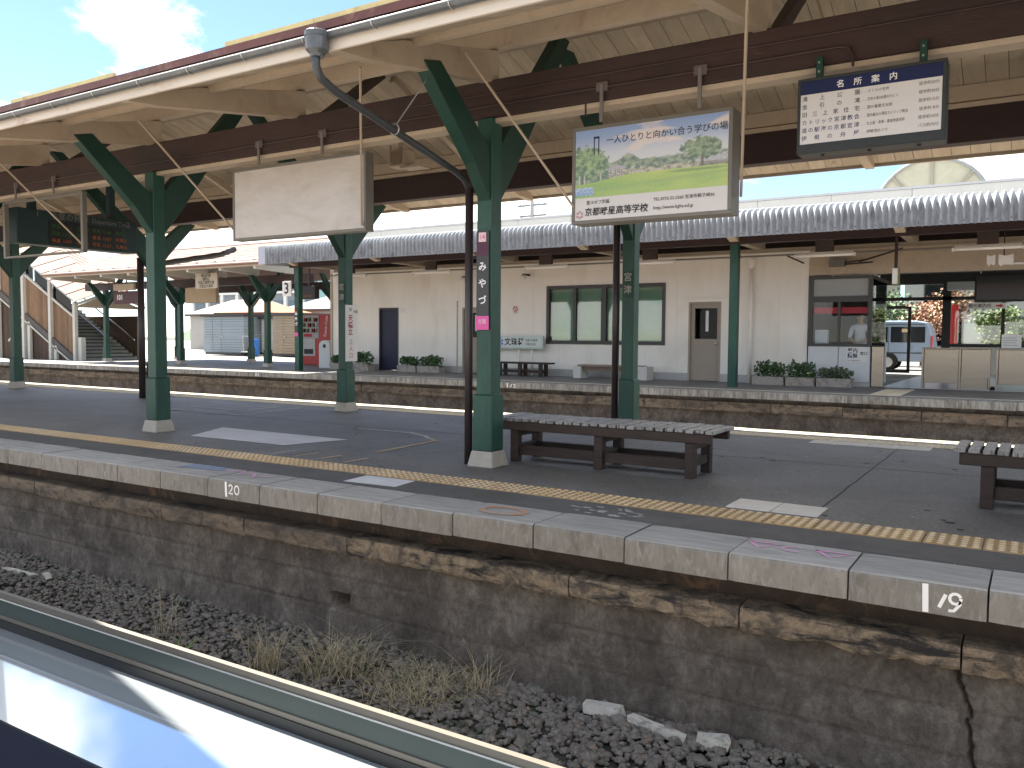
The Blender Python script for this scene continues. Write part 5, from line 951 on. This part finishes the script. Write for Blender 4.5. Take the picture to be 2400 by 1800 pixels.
MB().prism([(E0, ez - .06), (RG, rz_ - .07), (E1, ez - .06), (E1, ez), (RG, rz_), (E0, ez)], X0 + .03, X1 - .03).build('ceiling', M('canopy_soffit', (.09, .05, .04), .8, .1, 2), c2)
B('fascia', cream_m, c2, X0, X1, E0 - .03, E0 - .002, ez - .12, ez - .01); MB().tube([(X0, E0 - .09, ez - .01), (X1, E0 - .09, ez - .01)], .05, 8).build('gutter', M('gutter_brown', (.2, .13, .11), .5, .1, 3), c2)
MB().tube([(X0, E0 + .25, ez + .17), (X1, E0 + .25, ez + .17)], .02, 6).build('snow_rail', M('snow_rail', (.6, .58, .56), .4, .05, 3, metal=.4), c2)
for k in range(14): B('snow_rail_foot', M('snow_foot', (.6, .58, .56), .4, .05, 3) if 'snow_foot' not in bpy.data.materials else bpy.data.materials['snow_foot'], c2, X0 + .4 + k, X0 + .46 + k, E0 + .2, E0 + .3, ez + .08, ez + .16)
MB().tube([(X0, RG, rz_ + .05), (X1, RG, rz_ + .05)], .06, 8).build('ridge_cap', M('ridge_pale', (.5, .42, .4), .7, .05, 3), c2)
for s in (X0 - .02, ): MB().prism([(E0 - .02, ez - .1), (RG, rz_ - .06), (E1, ez - .1), (E1, ez + .02), (RG, rz_ + .05), (E0 - .02, ez + .02)], s - .03, s).build('verge_board', cream_m, c2)
B('beam', maroon_m, c2, X0 + .1, X1 - .1, 21.1, 21.3, 3.0, 3.3); B('beam', maroon_m, c2, X0 + .1, X1 - .1, 24.6, 24.8, 3.0, 3.3)
for k, x in enumerate((-23.75, -28.7, -33.65)):
    for y, d in ((21.2, 1), (24.7, -1)):
        p = MB().box(x - .085, x + .085, y - .085, y + .085, .5, 3.0).build('post', green_m, c2); B('casing', green_m, p, x - .11, x + .11, y - .11, y + .11, .13, .62); MB().frustum(x, y, .3, .3, .24, .24, 0, .13).build('plinth', bpy.data.materials['plinth_concrete'], p)
        for e in (-1, 1):
            ye = y + e * .85; ze = 3.28 + (.30 if (e * d) > 0 else .0)
            MB().prism([(y + e * .06, 2.3), (y + e * .3, 2.55), (ye, ze), (ye - e * .2, ze), (y + e * .06, 2.75)], x - .055, x + .055).build('brace', greend_m, p)
            MB().bar((x + e * .06, y, 2.45), (x + e * .8, y, 3.1), .10, .11, (0, 1, 0)).build('brace', greend_m, p)
for k in range(8): x = X0 + .5 + k * 1.75; MB().prism([(E0 - .0, ez - .2), (E0, ez - .07), (21.1, ez + .4), (21.1, 3.3)], x - .06, x + .06).build('rafter', post_m, c2)
# signs under that canopy
s1 = thing('platform_sign', 'dark platform sign with red and white figures under the shingle canopy', 'sign', (-32.1, 21, 2.4)); B('board', M('sign_maroon', (.06, .02, .025), .5, .1, 2), s1, -32.7, -30.9, 20.95, 21.05, 2.40, 2.92); B('top_board', cream_m, s1, -32.7, -31.3, 20.94, 21.04, 2.95, 3.22); text('101', s1, white_ink, (-32.5, 20.945, 2.66), .3, bold=.02); B('hanger', frame_m, s1, -31.9, -31.85, 20.99, 21.02, 2.92, 3.4)
s2 = thing('tan_board', 'plain tan board hanging under the shingle canopy', 'sign', (-27.1, 21, 2.4)); B('board', tan_m, s2, -28.0, -26.2, 20.9, 21.05, 2.36, 2.96, .01); B('hanger', frame_m, s2, -27.1, -27.05, 20.96, 20.99, 2.96, 3.4)
s3 = thing('list_sign', 'small cream sign with rows of dark lettering under the shingle canopy', 'sign', (-26.9, 20.2, 2.9)); B('board', M('sign_cream', (.5, .46, .38), .6, .05, 3), s3, -26.45, -25.25, 20.2, 20.26, 2.84, 3.40)
for i, s_ in enumerate(('舞鶴方面', '福知山', '天橋立豊岡方面', '天橋立久美浜')): text(s_, s3, ink, (-25.85, 20.195, 3.31 - i * .13), .13, align='CENTER', bold=.01)
B('hanger', frame_m, s3, -25.9, -25.85, 20.21, 20.24, 3.40, 3.75)
s4 = thing('platform_number_sign', 'white square sign with a black 3 beside the green eave post', 'sign', (-20.85, 19.5, 2.4)); B('board', white_m, s4, -21.03, -20.63, 19.40, 19.44, 2.42, 2.91, .005); text('3', s4, ink, (-20.83, 19.397, 2.66), .5, align='CENTER', bold=.015); B('arm', steel_m, s4, -20.7, -20.55, 19.441, 19.5, 2.6, 2.66)
s5 = thing('platform_monitor', 'dark hanging monitor right of the platform number sign', 'display', (-20.9, 20.5, 2.4)); B('casing', black_m, s5, -21.25, -20.55, 20.4, 20.6, 2.38, 2.82, .01); B('hanger', frame_m, s5, -20.95, -20.9, 20.48, 20.52, 2.82, 3.8); text('12:58 京都', s5, led_r, (-21.2, 20.398, 2.47), .11)
s6 = thing('post_plate', 'small black name plate with white kana on the eave post by the number 3', 'sign', (-20.5, 19.5, 1.2)); B('plate', plate_m, s6, -20.57, -20.42, 19.49, 19.503, 1.25, 2.05); B('pink_tile', pink_m, s6, -20.57, -20.42, 19.488, 19.5, 1.12, 1.24)
for i, ch in enumerate('みやづ'): text(ch, s6, white_ink, (-20.495, 19.487, 1.85 - i * .17), .13, align='CENTER', bold=.03)
# covered stairs to the footbridge
st = thing('covered_stairway', 'covered footbridge stairway with brown board sides and pale posts', 'stairway', (-37, 22.5, 0))
SX = -35.6; SL = .5; sz = lambda x, b=0: b + SL * (SX - x)
for k in range(22): B('step_nosing', M('nosing', (.09, .09, .085), .8, .1, 3) if 'nosing' not in bpy.data.materials else bpy.data.materials['nosing'], st, SX - .31 * k + .021, SX - .31 * k + .03, 21.12, 23.9, .155 * (k + 1) - .06, .155 * (k + 1)); B('step', step_m, st, SX - .31 * (k + 1), SX - .31 * k + .02, 21.12, 23.9, .0 if k < 2 else .155 * k - .2, .155 * (k + 1))
for k in range(46):                                                  # side boards between stringer and hand rail, and below the stringer
    x = SX - .14 - .155 * k; MB().add([(a, y, z) for a in (x - .073, x + .073) for y in (21.0, 21.03) for z in (sz(x, .12) - .0, sz(x, 1.85))], [(0, 1, 3, 2), (4, 6, 7, 5), (0, 4, 5, 1), (2, 3, 7, 6), (1, 5, 7, 3), (0, 2, 6, 4)]).build('side_board', wood_m, st)
    if k > 5: B('under_board', woodd_m, st, x - .073, x + .073, 21.06, 21.09, 0, sz(x, -.18))
def srail(name, mat, b, w, h, y=20.96, xe=-43): MB().bar((SX - .05, y, sz(SX - .05, b)), (xe, y, sz(xe, b)), w, h, (0, 1, 0)).build(name, mat, st)
srail('stringer', M('stringer_dark', (.10, .09, .085), .7, .1, 3), .02, .10, .22); srail('hand_rail', post_m, 1.88, .08, .08); srail('lower_rail', post_m, -.22, .06, .06, 20.93); srail('roof_edge', M('roof_edge_grey', (.5, .52, .55), .5, .05, 2), 2.62, .10, .14)
for k in range(5):
    xa, xb = SX - .3 - 1.5 * k, SX - .3 - 1.5 * k - 1.4; MB().add([(xa, 21.0, sz(xa, 1.93)), (xb, 21.0, sz(xb, 1.93)), (xb, 21.0, sz(xb, 2.55)), (xa, 21.0, sz(xa, 2.55)), (xa, 21.01, sz(xa, 1.93)), (xb, 21.01, sz(xb, 1.93)), (xb, 21.01, sz(xb, 2.55)), (xa, 21.01, sz(xa, 2.55))], [(0, 3, 2, 1), (4, 5, 6, 7), (0, 1, 5, 4), (2, 3, 7, 6), (1, 2, 6, 5), (3, 0, 4, 7)]).build('side_pane', darkglass, st)
for x in (-35.5, -37.4, -39.6, -41.8): B('post', post_m, st, x - .09, x + .09, 20.86, 21.0, 0, sz(x, 2.6))
for x in (-37.05, -39.2): B('short_post', post_m, st, x - .1, x + .1, 20.9, 21.02, 0, sz(x, -.1))
B('newel_post', post_m, st, -35.35, -35.1, 20.95, 21.15, 0, 1.0); B('post', post_m, st, -35.4, -35.25, 23.9, 24.05, 0, 2.6); MB().bar((-39.65, 20.9, 1.6), (-40.9, 20.9, .8), .08, .08, (0, 1, 0)).build('stay', post_m, st)
xe = -43
for (ya, za, yb, zb, nm) in ((20.8, 2.68, 22.45, 3.30, 'roof_slope'), (22.45, 3.30, 24.2, 2.68, 'roof_slope')):
    for k in range(12):
        xa, xb = SX + .3 - (7.7 * k) / 12, SX + .3 - 7.7 * (k + 1.05) / 12; MB().add([(xa, ya, sz(xa, za) + .03), (xa, yb, sz(xa, zb) + .03), (xb, yb, sz(xb, zb)), (xb, ya, sz(xb, za)), (xa, ya, sz(xa, za)), (xa, yb, sz(xa, zb))], [(0, 1, 2, 3), (4, 5, 1, 0)]).build('roof_course', shingle_m, st)
MB().prism([(20.8, sz(SX + .3, 2.60)), (22.45, sz(SX + .3, 3.22)), (24.2, sz(SX + .3, 2.60)), (24.2, sz(SX + .3, 2.50)), (22.45, sz(SX + .3, 3.08)), (20.8, sz(SX + .3, 2.50))], SX + .22, SX + .3).build('gable_board', post_m, st); MB().prism([(21.0, sz(SX + .3, 2.52)), (22.45, sz(SX + .3, 3.06)), (24.0, sz(SX + .3, 2.52)), (24.0, 2.3), (21.0, 2.3)], SX + .1, SX + .16).build('gable_infill', cream_m, st)
B('far_side_wall', woodd_m, st, -43, SX, 23.95, 24.0, 0, 2.0); MB().bar((SX, 22.5, .95), (-41, 22.5, 3.65), .05, .05, (0, 1, 0)).build('centre_rail', steel_m, st); MB().bar((SX, 23.8, .9), (-41, 23.8, 3.6), .05, .05, (0, 1, 0)).build('side_rail', steel_m, st)
# sheds
def shed(name, lab, x0, x1, y0, y1, z1, mat, n, doors):
    t = thing(name, lab, 'shed', ((x0 + x1) / 2, y0, 0)); B('base', frame_m, t, x0 + .05, x1 - .05, y0 + .05, y1 - .05, 0, .14); h = (z1 - .14) / n
    for k in range(n): MB().prism([(y0, .14 + k * h), (y0 - .012, .14 + k * h + h * .5), (y0, .14 + (k + 1) * h - .012), (y1, .14 + (k + 1) * h - .012), (y1, .14 + k * h)], x0, x1).build('siding_board', mat, t)
    B('roof', maroon_m if mat is shed_m else frame_m, t, x0 - .15, x1 + .15, y0 - .15, y1 + .1, z1, z1 + .14)
    for x in doors: B('door_seam', bpy.data.materials['rib_grey'], t, x - .015, x + .015, y0 - .02, y0 - .013, .15, z1 - .05)
    B('handle', steel_m, t, doors[0] + .08, doors[0] + .14, y0 - .05, y0 - .02, 1.0, 1.15); return t
shed('storage_shed', 'pale blue grey metal storage shed with maroon roof edge behind the platform', -42.5, -38.95, 33, 35.5, 2.25, shed_m, 14, (-40.9, -41.7)); shed('storage_shed', 'beige metal storage shed behind the platform right of the blue grey one', -36.55, -34.6, 33, 35.5, 2.28, shedb_m, 14, (-35.7, -36.2))
shed('storage_shed', 'narrow grey shed between the blue grey and beige sheds', -38.6, -36.9, 34, 36, 2.1, M('shed_grey', (.42, .43, .42), .6, .05, 2, objvar=.03), 12, (-37.5,))
tr = thing('hand_trolley', 'small metal hand trolley with yellow load in front of the sheds', 'trolley', (-37.3, 32, 0)); B('deck', steel_m, tr, -37.8, -36.9, 31.8, 32.2, .2, .25); B('load', M('yellow_load', (.5, .42, .1), .7, .1, 3), tr, -37.2, -36.9, 31.85, 32.15, .251, .8)
for x in (-37.7, -37.0): MB().tube([(x, 31.78, .1), (x, 31.85, .1)], .1, 12).build('wheel', tyre_m, tr)
MB().tube([(-37.8, 32, .25), (-37.85, 32, 1.1), (-37.4, 32, 1.1), (-37.4, 32, .25)], .02, 6).build('handle', steel_m, tr)
bb = thing('blue_drum', 'blue plastic drum in front of the sheds beside a green post', 'drum', (-36.3, 31.5, 0)); MB().lathe([(.24, 0), (.27, .1), (.27, .85), (.25, .95)], -36.35, 31.5, 14).build('barrel', M('drum_blue', (.03, .14, .42), .4, .05, 2), bb, smooth=True); MB().lathe([(.18, .951), (.18, .98)], -36.35, 31.5, 12).build('lid', M('drum_lid', (.03, .10, .30), .4, .05, 2), bb)
# vending machine and recycling bin
vm = thing('vending_machine', 'red drinks vending machine at the end of the station building', 'vending machine', (-24.1, 24, 0)); vx0, vx1, vy = -24.92, -23.40, 24.0
B('cabinet', red_m, vm, vx0, vx1, vy + .012, vy + .75, 0, 1.98, .01); B('display_window', vgrey_m, vm, vx0 + .03, -24.0, vy - .002, vy + .011, 1.05, 1.95); B('lower_front', M('vend_white', (.5, .51, .53), .4, .05, 2), vm, vx0 + .03, -24.2, vy, vy + .0115, .35, 1.04); B('dispenser', black_m, vm, vx0 + .12, -24.3, vy - .006, vy - .0005, .42, .62); B('button_row', red_ink, vm, vx0 + .12, -24.35, vy - .012, vy - .0065, 1.10, 1.22)
for r_ in range(3):
    for k in range(8): x = vx0 + .1 + k * .105; MB().lathe([(.028, 1.28 + r_ * .21), (.033, 1.30 + r_ * .21), (.033, 1.40 + r_ * .21), (.018, 1.43 + r_ * .21)], x, vy - .045, 8).build('drink_can', [red_m, hair_m, tan_m, leaf_m, whitepanel][(k + r_ * 2) % 5], vm)
text('Coca-Cola', vm, white_ink, (-23.62, vy + .009, 1.52), .19, (.12, 0, 1), (-1, 0, .12), 'CENTER', .012)
rb = thing('recycling_bin', 'grey rounded recycling bin standing before the vending machine', 'bin', (-21.62, 21.9, 0)); MB().prism([(-21.89, 0), (-21.36, 0), (-21.36, .80), (-21.40, .90), (-21.48, .96), (-21.62, .985), (-21.77, .96), (-21.85, .90), (-21.89, .80)], 21.9, 22.3, 'y').build('body', bin_m, rb); MB().tube([(-21.62, 21.899, .78), (-21.62, 21.885, .78)], .07, 14).build('hole', black_m, rb)
# houses and buildings behind
house('house', 'house with an orange tiled hip roof behind the sheds', -56.0, -50.8, 45, 50, 2.95, 3.95, hwall_m, terr_m, 1.0, .3)
house('house', 'house with a blue grey roof behind the sheds', -55.0, -47.0, 51, 58, 3.4, 4.95, hwall_m, slate_m, .8, .3)
house('house', 'white house with a pale roof left of the sheds', -61, -53.2, 46, 52, 2.9, 4.2, hwall_m, shingle_m, .5, .3, [(-59, .8, 1.6, 1.3), (-56.5, .8, 1.6, 1.3)])
house('house', 'small house with a tan roof left of the vending machine', -41, -36.5, 46, 52, 3.2, 4.3, hwall_m, tan_m, .6, .3)
ab = thing('apartment_building', 'tall pale apartment block above the shingle canopy roof', 'building', (-100, 85, 0))
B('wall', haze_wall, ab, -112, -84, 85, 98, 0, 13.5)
for i in range(9): B('pilaster', white_m, ab, -112 + i * 3.4, -111.4 + i * 3.4, 84.7, 85, 0, 13.4)
for i in range(8):
    for j in range(4): f = B('window', M('far_win', (.12, .16, .2), .3, .05, 2) if 'far_win' not in bpy.data.materials else bpy.data.materials['far_win'], ab, -111.0 + i * 3.4, -109.0 + i * 3.4, 84.9, 84.99, 1.6 + j * 3, 3.2 + j * 3)
B('balcony_band', white_m, ab, -112, -84, 84.5, 84.9, 7.2, 7.6); B('roof_edge', white_m, ab, -112.3, -83.7, 84.6, 98.3, 13.5, 13.9)
gbk = thing('green_glass_building', 'teal glass fronted building beside the pale apartment block', 'building', (-78, 82, 0)); B('wall', M('teal_wall', (.25, .42, .42), .4, .06, .5), gbk, -82, -76, 82, 90, 0, 11.5); B('roof_edge', white_m, gbk, -82.2, -75.8, 81.8, 90.2, 11.5, 11.8)
for j in range(5): B('band', white_m, gbk, -82, -76, 81.9, 81.99, 2 + j * 2, 2.15 + j * 2)
# utility poles beyond the station
def upole(x, y, h, lab):
    t = thing('utility_pole', lab, 'utility pole', (x, y, -.05), 'utility poles beyond the station'); MB().tube([(x, y, -.05), (x, y, h)], [.17, .11], 10).build('shaft', plinth_m, t)
    for dz in (.3, .9, 1.6): B('crossarm', M('crossarm', (.25, .27, .29), .6, .1, 3) if 'crossarm' not in bpy.data.materials else bpy.data.materials['crossarm'], t, x - 1.0 + .2 * dz, x + 1.0 - .1 * dz, y - .05, y + .05, h - dz, h - dz + .09)
    MB().lathe([(.22, h - 2.6), (.25, h - 2.5), (.25, h - 1.9), (.2, h - 1.85)], x + .4, y, 12).build('transformer', plinth_m, t)
    for s in (-.8, -.4, .4, .8): MB().lathe([(.04, h - .22), (.06, h - .15), (.03, h - .08)], x + s, y, 8).build('insulator', white_m, t)
    return t
upole(-25.0, 42, 9.0, 'utility pole with crossarms above the station roof, left of the front post'); upole(-19.3, 42, 9.1, 'utility pole with crossarms above the station roof, right of the front post')
upole(.3, 46, 11.0, 'slim utility pole above the station roof at the right edge')
for i, dz in enumerate((0, .6, 1.3)):
    w_ = MB().tube([(-110, 95, 10.5 - dz), (-60, 65, 9.0 - dz), (-25, 42, 8.8 - dz), (-22, 42, 8.7 - dz), (-19.3, 42, 8.8 - dz), (-4, 75, 8.2 - dz), (10, 120, 9 - dz)], .012, 5).build('overhead_wire', ink); tag(w_, ['topmost overhead wire beyond the station roof', 'middle overhead wire beyond the station roof', 'lowest overhead wire beyond the station roof'][i], 'wire', 'overhead wires')

# wooded hills on the horizon
hm = MB(); nx = 120
vs = []
for i in range(nx + 1):
    x = -420 + 760 * i / nx; hh = 16 + 14 * noise.fractal(Vector((x * .008, 1, 0)), 1, 2, 5)
    for j, (yy, q) in enumerate(((300, 0), (318, .45), (345, .85), (390, 1), (470, .6))): vs.append((x, yy + 14 * noise.noise(Vector((x * .03, j, 2))), -1.2 + max(2, hh) * q))
hm.add(vs, [(i * 5 + j, (i + 1) * 5 + j, (i + 1) * 5 + j + 1, i * 5 + j + 1) for i in range(nx) for j in range(4)])
tag(hm.build('hills', M('wooded_hill', (.05, .085, .05), .9, .3, .06, c2=(.07, .11, .06), lo=.45, hi=.6, s2=.15), smooth=True), kind='structure')

finish_texts()
